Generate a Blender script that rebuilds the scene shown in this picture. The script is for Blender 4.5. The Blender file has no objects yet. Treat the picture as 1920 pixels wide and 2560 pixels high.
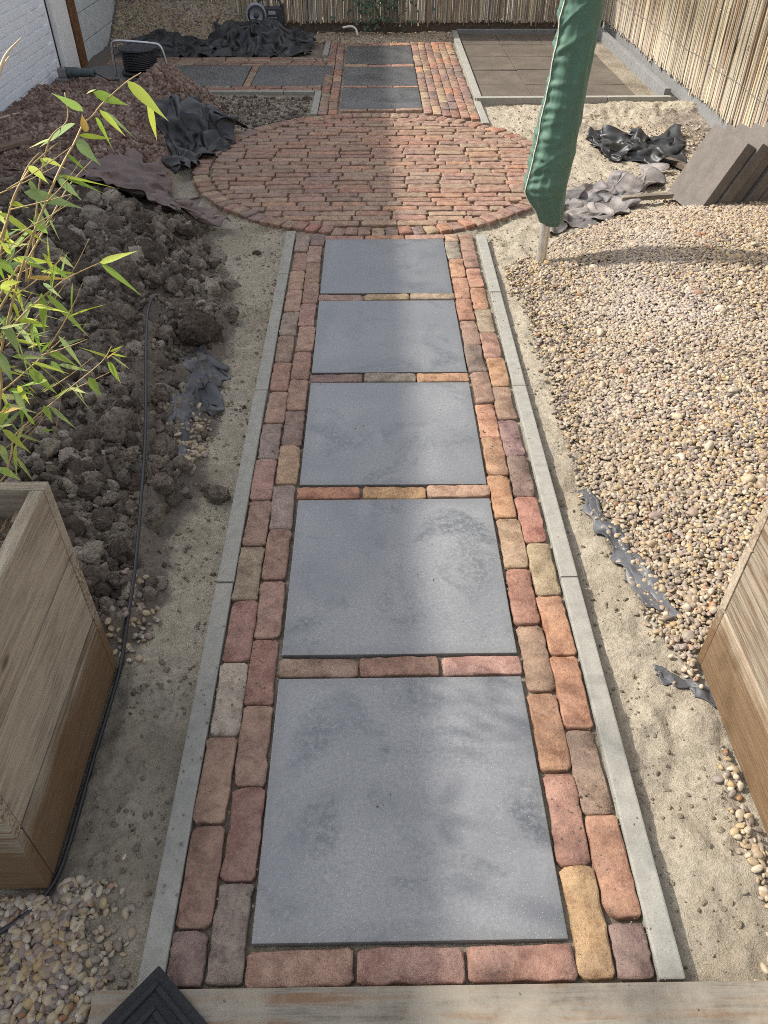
import bpy, bmesh, math, random
import numpy as np
from mathutils import Vector, Matrix, Quaternion, noise as mnoise

random.seed(11)
rng = np.random.default_rng(11)
scene = bpy.context.scene
COL = scene.collection
R = math.radians

# ------------------------------------------------------------------ camera
CAM = dict(pos=(-0.0584, -0.5351, 1.5572), pitch=0.72906, yaw=0.0153, roll=0.0021, f=1920.0)
_p, _y, _r = CAM['pitch'], CAM['yaw'], CAM['roll']
FW = Vector((math.sin(_y)*math.cos(_p), math.cos(_y)*math.cos(_p), -math.sin(_p)))
_r0 = Vector((math.cos(_y), -math.sin(_y), 0)); _u0 = _r0.cross(FW)
RT = math.cos(_r)*_r0 + math.sin(_r)*_u0
UP = -math.sin(_r)*_r0 + math.cos(_r)*_u0
cam_data = bpy.data.cameras.new('camera')
cam = bpy.data.objects.new('camera', cam_data); COL.objects.link(cam)
M = Matrix((RT, UP, -FW)).transposed().to_4x4(); M.translation = Vector(CAM['pos'])
cam.matrix_world = M
cam_data.sensor_fit = 'VERTICAL'; cam_data.sensor_height = 36.0
cam_data.lens = 36.0*1920/2560
cam_data.clip_start = 0.02; cam_data.clip_end = 500
scene.camera = cam

# ------------------------------------------------------------------ light
SUN_EL = R(42)
SUN_AZ = R(-76)                       # clockwise from +Y: the sun stands on the left, a little ahead
SDIR = Vector((math.sin(SUN_AZ)*math.cos(SUN_EL), math.cos(SUN_AZ)*math.cos(SUN_EL), math.sin(SUN_EL)))
world = bpy.data.worlds.new('World'); scene.world = world; world.use_nodes = True
wn = world.node_tree.nodes; wl = world.node_tree.links
for n in list(wn): wn.remove(n)
sky = wn.new('ShaderNodeTexSky'); sky.sky_type = 'NISHITA'; sky.sun_disc = False
sky.sun_elevation = SUN_EL; sky.sun_rotation = SUN_AZ
sky.air_density = 1.0; sky.dust_density = 3.0; sky.ozone_density = 0.6
bg = wn.new('ShaderNodeBackground'); bg.inputs['Strength'].default_value = 0.15
wo = wn.new('ShaderNodeOutputWorld')
hs = wn.new('ShaderNodeHueSaturation'); hs.inputs['Saturation'].default_value = 0.45   # thin high cloud
wl.new(sky.outputs[0], hs.inputs['Color']); wl.new(hs.outputs[0], bg.inputs[0]); wl.new(bg.outputs[0], wo.inputs[0])
sun_d = bpy.data.lights.new('sun', 'SUN'); sun_d.energy = 2.75; sun_d.angle = R(1.3); sun_d.color = (1.0, 0.95, 0.87)
sun = bpy.data.objects.new('sun', sun_d); COL.objects.link(sun)
sun.rotation_euler = SDIR.to_track_quat('Z', 'Y').to_euler()
sun.location = (-6, 2, 6)
vs = scene.view_settings
vs.view_transform = 'Standard'; vs.look = 'None'; vs.gamma = 1.0; vs.use_curve_mapping = False
vs.exposure = 1.1
scene.cycles.use_denoising = False
scene.cycles.use_adaptive_sampling = False
scene.cycles.filter_width = 0.95
scene.cycles.max_bounces = 6

# ------------------------------------------------------------------ helpers
PS = 1920.0/1659.0
def ray(px, py):
    return FW + RT*((px*PS-960)/1920.0) - UP*((py*PS-1280)/1920.0)
CP = Vector(CAM['pos'])
def at_y(px, py, y):
    d = ray(px, py); return CP + d*((y-CP.y)/d.y)
def at_z(px, py, z=0.0):
    d = ray(px, py); return CP + d*((z-CP.z)/d.z)

def tag(o, label=None, cat=None, group=None, kind=None):
    if label: o['label'] = label
    if cat: o['category'] = cat
    if group: o['group'] = group
    if kind: o['kind'] = kind
    return o
def link(o, parent=None):
    COL.objects.link(o)
    if parent is not None: o.parent = parent
    return o
def empty(name, loc=(0, 0, 0), rz=0.0):
    o = bpy.data.objects.new(name, None); o.location = loc; o.rotation_euler = (0, 0, rz)
    o.empty_display_size = 0.1
    return link(o)
def mesh_from(name, verts, faces, smooth=False):
    me = bpy.data.meshes.new(name); me.from_pydata([tuple(v) for v in verts], [], faces); me.update()
    if smooth: me.shade_smooth()
    return me
def obj(name, me, mat, parent=None, loc=(0, 0, 0), rot=(0, 0, 0), scale=(1, 1, 1)):
    o = bpy.data.objects.new(name, me)
    if mat is not None and len(me.materials) == 0: me.materials.append(mat)
    o.location = loc; o.rotation_euler = rot; o.scale = scale
    return link(o, parent)

class MB:
    def __init__(s): s.v = []; s.f = []
    def add(s, vs_, fs):
        b = len(s.v); s.v += [tuple(v) for v in vs_]; s.f += [tuple(i+b for i in f) for f in fs]; return s
    def box(s, x0, x1, y0, y1, z0, z1, bev=0.0, mtx=None):
        if bev <= 0:
            vs_ = [(x, y, z) for z in (z0, z1) for y in (y0, y1) for x in (x0, x1)]
            fs = [(0, 2, 3, 1), (4, 5, 7, 6), (0, 1, 5, 4), (2, 6, 7, 3), (0, 4, 6, 2), (1, 3, 7, 5)]
        else:
            bm = bmesh.new(); bmesh.ops.create_cube(bm, size=1.0)
            for v in bm.verts:
                v.co = Vector((x0 if v.co.x < 0 else x1, y0 if v.co.y < 0 else y1, z0 if v.co.z < 0 else z1))
            bmesh.ops.bevel(bm, geom=list(bm.edges), offset=bev, segments=2, affect='EDGES', profile=0.6)
            bm.verts.index_update()
            vs_ = [v.co.copy() for v in bm.verts]; fs = [[v.index for v in f.verts] for f in bm.faces]; bm.free()
        if mtx is not None: vs_ = [mtx @ Vector(v) for v in vs_]
        return s.add(vs_, fs)
    def tube(s, pts, r, n=8, cap=True):
        pts = [Vector(p) for p in pts]; rs = r if isinstance(r, (list, tuple)) else [r]*len(pts)
        rings = []; nrm = None
        for i, p in enumerate(pts):
            t = (pts[min(i+1, len(pts)-1)] - pts[max(i-1, 0)]).normalized()
            if nrm is None:
                nrm = t.orthogonal().normalized()
            nrm = (nrm - t*nrm.dot(t)).normalized(); b = t.cross(nrm)
            rings.append([p + (nrm*math.cos(a) + b*math.sin(a))*rs[i] for a in [2*math.pi*k/n for k in range(n)]])
        vs_ = [v for rg in rings for v in rg]; fs = []
        for i in range(len(pts)-1):
            for k in range(n):
                fs.append((i*n+k, i*n+(k+1) % n, (i+1)*n+(k+1) % n, (i+1)*n+k))
        if cap: fs.append(tuple(range(n-1, -1, -1))); fs.append(tuple((len(pts)-1)*n+k for k in range(n)))
        return s.add(vs_, fs)
    def lathe(s, prof, n=24, mtx=None):
        vs_ = []; fs = []
        for r_, z in prof:
            vs_ += [Vector((r_*math.cos(2*math.pi*k/n), r_*math.sin(2*math.pi*k/n), z)) for k in range(n)]
        for i in range(len(prof)-1):
            for k in range(n): fs.append((i*n+k, i*n+(k+1) % n, (i+1)*n+(k+1) % n, (i+1)*n+k))
        fs.append(tuple(range(n-1, -1, -1))); fs.append(tuple((len(prof)-1)*n+k for k in range(n)))
        if mtx is not None: vs_ = [mtx @ v for v in vs_]
        return s.add(vs_, fs)
    def build(s, name, mat, parent=None, smooth=False, loc=(0, 0, 0), rot=(0, 0, 0)):
        return obj(name, mesh_from(name, s.v, s.f, smooth), mat, parent, loc, rot)

def smooth_path(pts, n=6):
    pts = [Vector(p) for p in pts]; out = []
    for i in range(len(pts)-1):
        p0 = pts[max(i-1, 0)]; p1 = pts[i]; p2 = pts[i+1]; p3 = pts[min(i+2, len(pts)-1)]
        for k in range(n):
            t = k/n
            out.append(0.5*((2*p1)+(p2-p0)*t+(2*p0-5*p1+4*p2-p3)*t*t+(3*p1-p0-3*p2+p3)*t*t*t))
    out.append(pts[-1]); return out

# numpy gradient noise
def perlin(x, y, seed=0):
    g = np.random.default_rng(1000+seed); perm = g.permutation(256); ang = g.random(256)*2*np.pi
    gx, gy = np.cos(ang), np.sin(ang)
    xi = np.floor(x).astype(int); yi = np.floor(y).astype(int); xf = x-xi; yf = y-yi
    u = xf*xf*xf*(xf*(xf*6-15)+10); v = yf*yf*yf*(yf*(yf*6-15)+10)
    def gr(a, b, fx, fy):
        h = perm[(perm[a & 255] + b) & 255]; return gx[h]*fx + gy[h]*fy
    n00 = gr(xi, yi, xf, yf); n10 = gr(xi+1, yi, xf-1, yf); n01 = gr(xi, yi+1, xf, yf-1); n11 = gr(xi+1, yi+1, xf-1, yf-1)
    return ((n00*(1-u)+n10*u)*(1-v)+(n01*(1-u)+n11*u)*v)*1.5
def fbm(x, y, oct=4, seed=0, gain=0.5):
    a = 1.0; t = 0; s = 0
    for k in range(oct):
        t = t + a*perlin(x*2**k, y*2**k, seed+k*7); s += a; a *= gain
    return t/s
def billow(x, y, oct=3, seed=0):
    a = 1.0; t = 0; s = 0
    for k in range(oct):
        t = t + a*(1-np.abs(perlin(x*2.1**k, y*2.1**k, seed+k*5))*2); s += a; a *= 0.5
    return t/s
def sstep(a, b, x):
    t = np.clip((x-a)/(b-a), 0, 1); return t*t*(3-2*t)

# ------------------------------------------------------------------ materials
def newmat(name):
    m = bpy.data.materials.new(name); m.use_nodes = True
    nt = m.node_tree; b = nt.nodes['Principled BSDF']
    return m, nt, b
def nd(nt, kind, **kw):
    n = nt.nodes.new(kind)
    for k, v in kw.items(): setattr(n, k, v)
    return n
def noise_node(nt, scale, detail=4, rough=0.55, vec=None, dist=0.0):
    n = nd(nt, 'ShaderNodeTexNoise'); n.inputs['Scale'].default_value = scale
    n.inputs['Detail'].default_value = detail; n.inputs['Roughness'].default_value = rough; n.inputs['Distortion'].default_value = dist
    if vec is not None: nt.links.new(vec, n.inputs['Vector'])
    return n
def ramp(nt, fac, stops, interp='LINEAR'):
    r = nd(nt, 'ShaderNodeValToRGB'); r.color_ramp.interpolation = interp
    e = r.color_ramp.elements
    while len(e) < len(stops): e.new(0.5)
    for el, (p, c) in zip(e, stops):
        el.position = p; el.color = (c, c, c, 1) if isinstance(c, (int, float)) else (*c, 1)
    nt.links.new(fac, r.inputs[0]); return r
def mixc(nt, fac, a, b, mode='MIX'):
    m = nd(nt, 'ShaderNodeMix', data_type='RGBA', blend_type=mode)
    for sock, val in ((m.inputs[0], fac), (m.inputs[6], a), (m.inputs[7], b)):
        if isinstance(val, (int, float)): sock.default_value = val
        elif isinstance(val, tuple): sock.default_value = (*val, 1)
        else: nt.links.new(val, sock)
    return m.outputs[2]
def mth(nt, op, a, b=0.0):
    m = nd(nt, 'ShaderNodeMath', operation=op)
    for sock, val in ((m.inputs[0], a), (m.inputs[1], b)):
        if isinstance(val, (int, float)): sock.default_value = val
        else: nt.links.new(val, sock)
    return m.outputs[0]
def bump(nt, b, h, strength=0.4, dist=0.01, prev=None):
    n = nd(nt, 'ShaderNodeBump'); n.inputs['Strength'].default_value = strength; n.inputs['Distance'].default_value = dist
    nt.links.new(h, n.inputs['Height'])
    if prev is not None: nt.links.new(prev, n.inputs['Normal'])
    if b is not None: nt.links.new(n.outputs[0], b.inputs['Normal'])
    return n.outputs[0]
def geo_pos(nt): return nd(nt, 'ShaderNodeNewGeometry').outputs['Position']
def obj_coord(nt): return nd(nt, 'ShaderNodeTexCoord').outputs['Object']
def obj_random(nt): return nd(nt, 'ShaderNodeObjectInfo').outputs['Random']

def mat_simple(name, col, rough=0.6, metal=0.0, nscale=None, var=0.25, bstr=0.0, spec=0.5):
    m, nt, b = newmat(name)
    b.inputs['Roughness'].default_value = rough; b.inputs['Metallic'].default_value = metal
    b.inputs['Specular IOR Level'].default_value = spec
    if nscale:
        n = noise_node(nt, nscale, 6, 0.6, geo_pos(nt))
        c = tuple(x*(1-var) for x in col); d = tuple(min(1, x*(1+var)) for x in col)
        nt.links.new(ramp(nt, n.outputs[0], [(0.3, c), (0.7, d)]).outputs[0], b.inputs['Base Color'])
        if bstr: bump(nt, b, n.outputs[0], bstr, 0.01)
    else: b.inputs['Base Color'].default_value = (*col, 1)
    return m

def mat_ground():
    m, nt, b = newmat('ground_soil_sand')
    a = nd(nt, 'ShaderNodeAttribute', attribute_name='mix')
    sep = nd(nt, 'ShaderNodeSeparateColor'); nt.links.new(a.outputs['Color'], sep.inputs[0])
    p = geo_pos(nt)
    n1 = noise_node(nt, 5, 6, 0.6, p); n2 = noise_node(nt, 60, 6, 0.65, p); n3 = noise_node(nt, 260, 4, 0.7, p)
    sand = mixc(nt, n1.outputs[0], (0.34, 0.295, 0.22), (0.46, 0.405, 0.315))
    sand = mixc(nt, ramp(nt, n2.outputs[0], [(0.35, 0.0), (0.62, 1.0)]).outputs[0], mixc(nt, 0.45, sand, (0.16, 0.13, 0.09)), sand)
    nd_ = noise_node(nt, 2.4, 6, 0.62, p, 0.7)
    sand = mixc(nt, ramp(nt, nd_.outputs[0], [(0.50, 0.0), (0.60, 0.5)]).outputs[0], sand, (0.22, 0.178, 0.125))
    soil = mixc(nt, n2.outputs[0], (0.075, 0.060, 0.049), (0.29, 0.24, 0.19))
    red = mixc(nt, n2.outputs[0], (0.19, 0.125, 0.098), (0.43, 0.31, 0.25))
    s2 = mixc(nt, sep.outputs[1], soil, red)
    n4 = noise_node(nt, 22, 5, 0.6, p)
    fac = mth(nt, 'ADD', sep.outputs[0], mth(nt, 'MULTIPLY', mth(nt, 'SUBTRACT', n4.outputs[0], 0.5), 0.9))
    fac = ramp(nt, fac, [(0.35, 0.0), (0.65, 1.0)]).outputs[0]
    c = mixc(nt, fac, sand, s2)
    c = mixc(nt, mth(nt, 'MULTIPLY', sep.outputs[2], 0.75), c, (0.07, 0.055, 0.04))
    nt.links.new(c, b.inputs['Base Color'])
    b.inputs['Roughness'].default_value = 0.95; b.inputs['Specular IOR Level'].default_value = 0.2
    k = bump(nt, None, n2.outputs[0], 0.8, 0.014)
    bump(nt, b, n3.outputs[0], 0.7, 0.005, k)
    return m

def mat_clod(name, dark, light, dusty):
    m, nt, b = newmat(name)
    p = geo_pos(nt)
    n = noise_node(nt, 38, 8, 0.72, p); n2 = noise_node(nt, 200, 5, 0.7, p); nw = noise_node(nt, 4.5, 5, 0.6, p, 0.4)
    c = mixc(nt, ramp(nt, n.outputs[0], [(0.34, 0.0), (0.66, 1.0)]).outputs[0], dark, light)
    # some clods have dried out pale, others are still damp and dark
    c = mixc(nt, ramp(nt, obj_random(nt), [(0.0, 0.0), (0.66, 0.05), (0.82, 0.5), (1.0, 0.85)]).outputs[0], c, dusty)
    c = mixc(nt, ramp(nt, obj_random(nt), [(0.0, 0.75), (0.25, 0.5), (0.4, 0.0)]).outputs[0], c, dark)
    c = mixc(nt, ramp(nt, nw.outputs[0], [(0.44, 0.65), (0.58, 0.0)]).outputs[0], c, mixc(nt, 1.0, c, (0.62, 0.59, 0.57), 'MULTIPLY'))
    c = mixc(nt, ramp(nt, n2.outputs[0], [(0.34, 0.7), (0.5, 0.0)]).outputs[0], c, dark)
    c = mixc(nt, ramp(nt, n2.outputs[0], [(0.60, 0.0), (0.72, 0.6)]).outputs[0], c, dusty)
    nt.links.new(c, b.inputs['Base Color']); b.inputs['Roughness'].default_value = 0.95
    b.inputs['Specular IOR Level'].default_value = 0.2
    k = bump(nt, None, n.outputs[0], 0.9, 0.016); bump(nt, b, n2.outputs[0], 0.9, 0.006, k)
    return m

def mat_brick():
    m, nt, b = newmat('old_paving_brick')
    oi = nd(nt, 'ShaderNodeObjectInfo'); p = geo_pos(nt)
    n1 = noise_node(nt, 22, 7, 0.65, p, 0.4); n2 = noise_node(nt, 120, 7, 0.72, p); n3 = noise_node(nt, 420, 4, 0.65, p); n5 = noise_node(nt, 9, 4, 0.6, p)
    base = oi.outputs['Color']
    dk = mixc(nt, 1.0, base, (0.52, 0.47, 0.46), 'MULTIPLY'); lt = mixc(nt, 0.16, base, (0.47, 0.38, 0.28))
    c = mixc(nt, ramp(nt, n1.outputs[0], [(0.34, 0.0), (0.62, 1.0)]).outputs[0], dk, lt)
    c = mixc(nt, ramp(nt, n5.outputs[0], [(0.48, 0.0), (0.70, 0.5)]).outputs[0], c, mixc(nt, 0.4, base, (0.33, 0.27, 0.22)))
    c = mixc(nt, ramp(nt, n2.outputs[0], [(0.54, 0.0), (0.74, 0.7)]).outputs[0], c, mixc(nt, 0.45, base, (0.52, 0.45, 0.35)))
    c = mixc(nt, ramp(nt, n2.outputs[0], [(0.33, 0.85), (0.42, 0.0)]).outputs[0], c, (0.07, 0.052, 0.045))
    c = mixc(nt, ramp(nt, n3.outputs[0], [(0.34, 0.5), (0.46, 0.0)]).outputs[0], c, (0.08, 0.06, 0.05))
    nt.links.new(c, b.inputs['Base Color'])
    rr = ramp(nt, n1.outputs[0], [(0.3, 0.5), (0.7, 0.85)]); nt.links.new(rr.outputs[0], b.inputs['Roughness'])
    b.inputs['Specular IOR Level'].default_value = 0.4
    k = bump(nt, None, n1.outputs[0], 0.45, 0.008)
    k = bump(nt, None, n2.outputs[0], 0.75, 0.004, k); bump(nt, b, n3.outputs[0], 0.5, 0.0015, k)
    return m

def mat_slab():
    m, nt, b = newmat('charcoal_slab')
    p = geo_pos(nt); oi = nd(nt, 'ShaderNodeObjectInfo'); sc = nd(nt, 'ShaderNodeVectorMath', operation='MULTIPLY_ADD')
    nt.links.new(oi.outputs['Location'], sc.inputs[0]); sc.inputs[1].default_value = (3.1, 1.7, 1); nt.links.new(p, sc.inputs[2])
    v = sc.outputs[0]; oc = obj_coord(nt)
    n1 = noise_node(nt, 3.0, 4, 0.5, v, 0.5); n2 = noise_node(nt, 380, 3, 0.6, v); n3 = noise_node(nt, 110, 6, 0.75, v)
    n4 = noise_node(nt, 4.2, 6, 0.6, v, 0.8); n6 = noise_node(nt, 60, 8, 0.8, v)
    c = mixc(nt, ramp(nt, n1.outputs[0], [(0.32, 0.0), (0.68, 1.0)]).outputs[0], (0.145, 0.144, 0.146), (0.24, 0.238, 0.233))
    c = mixc(nt, ramp(nt, n3.outputs[0], [(0.36, 0.7), (0.60, 0.0)]).outputs[0], c, (0.12, 0.124, 0.13))
    # water still drying off: broad patches broken up by a fine grain
    area = ramp(nt, n4.outputs[0], [(0.51, 0.0), (0.63, 0.9)]).outputs[0]
    damp = mth(nt, 'MULTIPLY', area, ramp(nt, n6.outputs[0], [(0.40, 0.0), (0.56, 1.0)]).outputs[0])
    c = mixc(nt, mth(nt, 'MULTIPLY', damp, 0.85), c, (0.055, 0.06, 0.062))
    c = mixc(nt, mth(nt, 'MULTIPLY', area, ramp(nt, n6.outputs[0], [(0.60, 0.0), (0.70, 0.6)]).outputs[0]), c, (0.42, 0.42, 0.42))  # pale flecks: wet sheen painted into the slab colour
    # darker, dustier rim
    sx = nd(nt, 'ShaderNodeSeparateXYZ'); nt.links.new(oc, sx.inputs[0])
    ex = mth(nt, 'MAXIMUM', mth(nt, 'ABSOLUTE', sx.outputs[0]), mth(nt, 'ABSOLUTE', sx.outputs[1]))
    ex = mth(nt, 'ADD', ex, mth(nt, 'MULTIPLY', mth(nt, 'SUBTRACT', n1.outputs[0], 0.5), 0.05))
    c = mixc(nt, ramp(nt, ex, [(0.268, 0.0), (0.292, 0.45)]).outputs[0], c, (0.13, 0.128, 0.115))
    c = mixc(nt, ramp(nt, n2.outputs[0], [(0.64, 0.0), (0.71, 0.7)]).outputs[0], c, (0.58, 0.58, 0.58))
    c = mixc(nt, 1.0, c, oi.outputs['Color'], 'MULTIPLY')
    nt.links.new(c, b.inputs['Base Color'])
    r_ = mth(nt, 'SUBTRACT', mth(nt, 'ADD', 0.22, mth(nt, 'MULTIPLY', n1.outputs[0], 0.24)), mth(nt, 'MULTIPLY', damp, 0.12))
    nt.links.new(r_, b.inputs['Roughness']); b.inputs['Specular IOR Level'].default_value = 0.95
    k = bump(nt, None, n3.outputs[0], 0.16, 0.002); bump(nt, b, n2.outputs[0], 0.15, 0.0008, k)
    return m

def mat_concrete(name, col, var=0.18, sc=30):
    m, nt, b = newmat(name); p = geo_pos(nt)
    n1 = noise_node(nt, 4, 6, 0.6, p); n2 = noise_node(nt, sc*8, 4, 0.7, p); n3 = noise_node(nt, sc, 5, 0.6, p)
    a = tuple(x*(1-var) for x in col); d = tuple(x*(1+var) for x in col)
    c = mixc(nt, n1.outputs[0], a, d); c = mixc(nt, ramp(nt, n3.outputs[0], [(0.35, 0.35), (0.6, 0.0)]).outputs[0], c, tuple(x*0.5 for x in col))
    c = mixc(nt, ramp(nt, n2.outputs[0], [(0.3, 0.5), (0.5, 0.0)]).outputs[0], c, tuple(x*0.6 for x in col))
    nt.links.new(c, b.inputs['Base Color']); b.inputs['Roughness'].default_value = 0.88; b.inputs['Specular IOR Level'].default_value = 0.3
    k = bump(nt, None, n3.outputs[0], 0.25, 0.004); bump(nt, b, n2.outputs[0], 0.35, 0.0015, k)
    return m

def mat_wood(name, dark, light, wet=True, grain=(2.0, 38.0, 38.0)):
    m, nt, b = newmat(name); oc = obj_coord(nt); oi = nd(nt, 'ShaderNodeObjectInfo')
    ad = nd(nt, 'ShaderNodeVectorMath', operation='ADD'); nt.links.new(oc, ad.inputs[0])
    sc = nd(nt, 'ShaderNodeVectorMath', operation='SCALE'); nt.links.new(oi.outputs['Location'], sc.inputs[0]); sc.inputs['Scale'].default_value = 3.7
    nt.links.new(sc.outputs[0], ad.inputs[1])
    mp = nd(nt, 'ShaderNodeMapping'); mp.inputs['Scale'].default_value = grain; nt.links.new(ad.outputs[0], mp.inputs[0])
    n1 = noise_node(nt, 1.0, 5, 0.6, mp.outputs[0], 0.8); n2 = noise_node(nt, 5.0, 5, 0.65, mp.outputs[0], 0.3)
    n3 = noise_node(nt, 6, 5, 0.6, ad.outputs[0])
    c = mixc(nt, ramp(nt, n1.outputs[0], [(0.3, 0.0), (0.68, 1.0)]).outputs[0], dark, light)
    c = mixc(nt, ramp(nt, n2.outputs[0], [(0.36, 0.7), (0.52, 0.0)]).outputs[0], c, tuple(x*0.42 for x in dark))
    c = mixc(nt, ramp(nt, n3.outputs[0], [(0.4, 0.0), (0.75, 0.5)]).outputs[0], c, tuple(x*1.05 for x in light))
    n7 = noise_node(nt, 2.2, 4, 0.6, mp.outputs[0], 0.2); n8 = noise_node(nt, 1.6, 3, 0.5, ad.outputs[0])
    c = mixc(nt, mth(nt, 'MULTIPLY', ramp(nt, n7.outputs[0], [(0.48, 0.0), (0.60, 0.9)]).outputs[0], ramp(nt, n8.outputs[0], [(0.42, 0.0), (0.55, 1.0)]).outputs[0]), c, (0.17, 0.10, 0.055))
    vk = nd(nt, 'ShaderNodeTexVoronoi'); vm = nd(nt, 'ShaderNodeMapping'); vm.inputs['Scale'].default_value = (5, 11, 11); nt.links.new(ad.outputs[0], vm.inputs[0]); nt.links.new(vm.outputs[0], vk.inputs['Vector']); vk.inputs['Scale'].default_value = 1.0
    c = mixc(nt, ramp(nt, vk.outputs['Distance'], [(0.05, 0.8), (0.12, 0.0)]).outputs[0], c, (0.09, 0.06, 0.04))
    c = mixc(nt, 1.0, c, ramp(nt, oi.outputs['Random'], [(0.0, 0.66), (1.0, 1.08)]).outputs[0], 'MULTIPLY')
    rough = 0.8
    if wet:
        p = geo_pos(nt); sp = nd(nt, 'ShaderNodeSeparateXYZ'); nt.links.new(p, sp.inputs[0])
        n4 = noise_node(nt, 7, 4, 0.6, p)
        h = mth(nt, 'ADD', sp.outputs[2], mth(nt, 'ADD', mth(nt, 'MULTIPLY', n4.outputs[0], 0.16), mth(nt, 'MULTIPLY', n1.outputs[0], 0.10)))
        w = ramp(nt, h, [(0.25, 1.0), (0.33, 0.0)]).outputs[0]
        wc = mixc(nt, n2.outputs[0], (0.04, 0.022, 0.011), (0.21, 0.118, 0.052))
        c = mixc(nt, mth(nt, 'MULTIPLY', w, 0.85), c, wc)
        nt.links.new(mth(nt, 'SUBTRACT', 0.82, mth(nt, 'MULTIPLY', w, 0.3)), b.inputs['Roughness'])
    else:
        b.inputs['Roughness'].default_value = rough
        if name == 'step_wood':
            nq = noise_node(nt, 7, 8, 0.7, geo_pos(nt)); c = mixc(nt, ramp(nt, nq.outputs[0], [(0.42, 0.0), (0.60, 0.8)]).outputs[0], c, (0.27, 0.235, 0.18))
    nt.links.new(c, b.inputs['Base Color']); b.inputs['Specular IOR Level'].default_value = 0.3
    k = bump(nt, None, n1.outputs[0], 0.3, 0.004); bump(nt, b, n2.outputs[0], 0.45, 0.002, k)
    return m

def mat_fabric(name, dark, dusty, amount=0.4, rough=0.55, weave=900):
    m, nt, b = newmat(name); p = geo_pos(nt)
    n1 = noise_node(nt, 5, 6, 0.65, p, 0.5); n2 = noise_node(nt, 60, 5, 0.7, p)
    w = nd(nt, 'ShaderNodeTexChecker'); w.inputs['Scale'].default_value = weave; nt.links.new(p, w.inputs['Vector'])
    f = ramp(nt, n1.outputs[0], [(0.62-amount*0.5, 0.0), (0.85-amount*0.4, 1.0)]).outputs[0]
    c = mixc(nt, f, dark, dusty); c = mixc(nt, ramp(nt, n2.outputs[0], [(0.5, 0.0), (0.8, 0.5)]).outputs[0], c, dusty)
    nt.links.new(c, b.inputs['Base Color']); b.inputs['Roughness'].default_value = rough
    b.inputs['Specular IOR Level'].default_value = 0.5
    k = bump(nt, None, n2.outputs[0], 0.25, 0.004); bump(nt, b, w.outputs[1], 0.15, 0.0006, k)
    return m

def mat_pebble(name, dim=1.0):
    m, nt, b = newmat(name); r_ = obj_random(nt); p = geo_pos(nt)
    st = [(0.0, (0.58, 0.50, 0.36)), (0.13, (0.42, 0.34, 0.24)), (0.26, (0.62, 0.56, 0.46)), (0.36, (0.30, 0.27, 0.26)),
          (0.48, (0.52, 0.41, 0.25)), (0.57, (0.36, 0.28, 0.27)), (0.69, (0.66, 0.61, 0.52)), (0.76, (0.17, 0.145, 0.14)),
          (0.86, (0.55, 0.42, 0.22)), (0.92, (0.44, 0.41, 0.39)), (0.965, (0.40, 0.20, 0.09)), (0.985, (0.72, 0.68, 0.6))]
    st = [(a, (c[0]*dim*0.66, c[1]*dim*0.61, c[2]*dim*0.525)) for a, c in st]
    c = ramp(nt, r_, st, 'CONSTANT').outputs[0]
    n = noise_node(nt, 160, 5, 0.65, p); n2 = noise_node(nt, 2.2, 3, 0.5, p)
    c = mixc(nt, ramp(nt, n.outputs[0], [(0.35, 0.35), (0.6, 0.0)]).outputs[0], c, (0.18*dim, 0.14*dim, 0.11*dim))
    c = mixc(nt, ramp(nt, n2.outputs[0], [(0.42, 0.0), (0.62, 0.42)]).outputs[0], c, (0.30*dim, 0.235*dim, 0.165*dim))
    c = mixc(nt, ramp(nt, noise_node(nt, 1.3, 3, 0.5, p).outputs[0], [(0.5, 0.0), (0.7, 0.3)]).outputs[0], c, (0.46*dim, 0.42*dim, 0.40*dim))
    nt.links.new(c, b.inputs['Base Color']); b.inputs['Roughness'].default_value = 0.55; b.inputs['Specular IOR Level'].default_value = 0.4
    bump(nt, b, n.outputs[0], 0.2, 0.003)
    return m

def mat_leaf():
    m, nt, b = newmat('bamboo_leaf'); oi = nd(nt, 'ShaderNodeObjectInfo'); oc = obj_coord(nt)
    mp = nd(nt, 'ShaderNodeMapping'); mp.inputs['Scale'].default_value = (1.2, 60, 1); nt.links.new(oc, mp.inputs[0])
    n = noise_node(nt, 1.5, 4, 0.6, mp.outputs[0]); n2 = noise_node(nt, 5, 3, 0.5, geo_pos(nt))
    sx = nd(nt, 'ShaderNodeSeparateXYZ'); nt.links.new(oc, sx.inputs[0])
    c = mixc(nt, n.outputs[0], mixc(nt, 0.35, oi.outputs['Color'], (0.16, 0.24, 0.05)), oi.outputs['Color'])
    c = mixc(nt, ramp(nt, n2.outputs[0], [(0.45, 0.0), (0.75, 0.6)]).outputs[0], c, (0.44, 0.46, 0.14))
    c = mixc(nt, ramp(nt, sx.outputs[0], [(0.86, 0.0), (0.98, 0.9)]).outputs[0], c, (0.55, 0.45, 0.28))
    nt.links.new(c, b.inputs['Base Color']); b.inputs['Roughness'].default_value = 0.55; b.inputs['Specular IOR Level'].default_value = 0.25
    tr = nd(nt, 'ShaderNodeBsdfTranslucent'); nt.links.new(c, tr.inputs[0])
    ms = nd(nt, 'ShaderNodeMixShader'); ms.inputs[0].default_value = 0.38
    out = nt.nodes['Material Output']
    nt.links.new(b.outputs[0], ms.inputs[1]); nt.links.new(tr.outputs[0], ms.inputs[2]); nt.links.new(ms.outputs[0], out.inputs[0])
    bump(nt, b, n.outputs[0], 0.2, 0.002)
    return m

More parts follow.
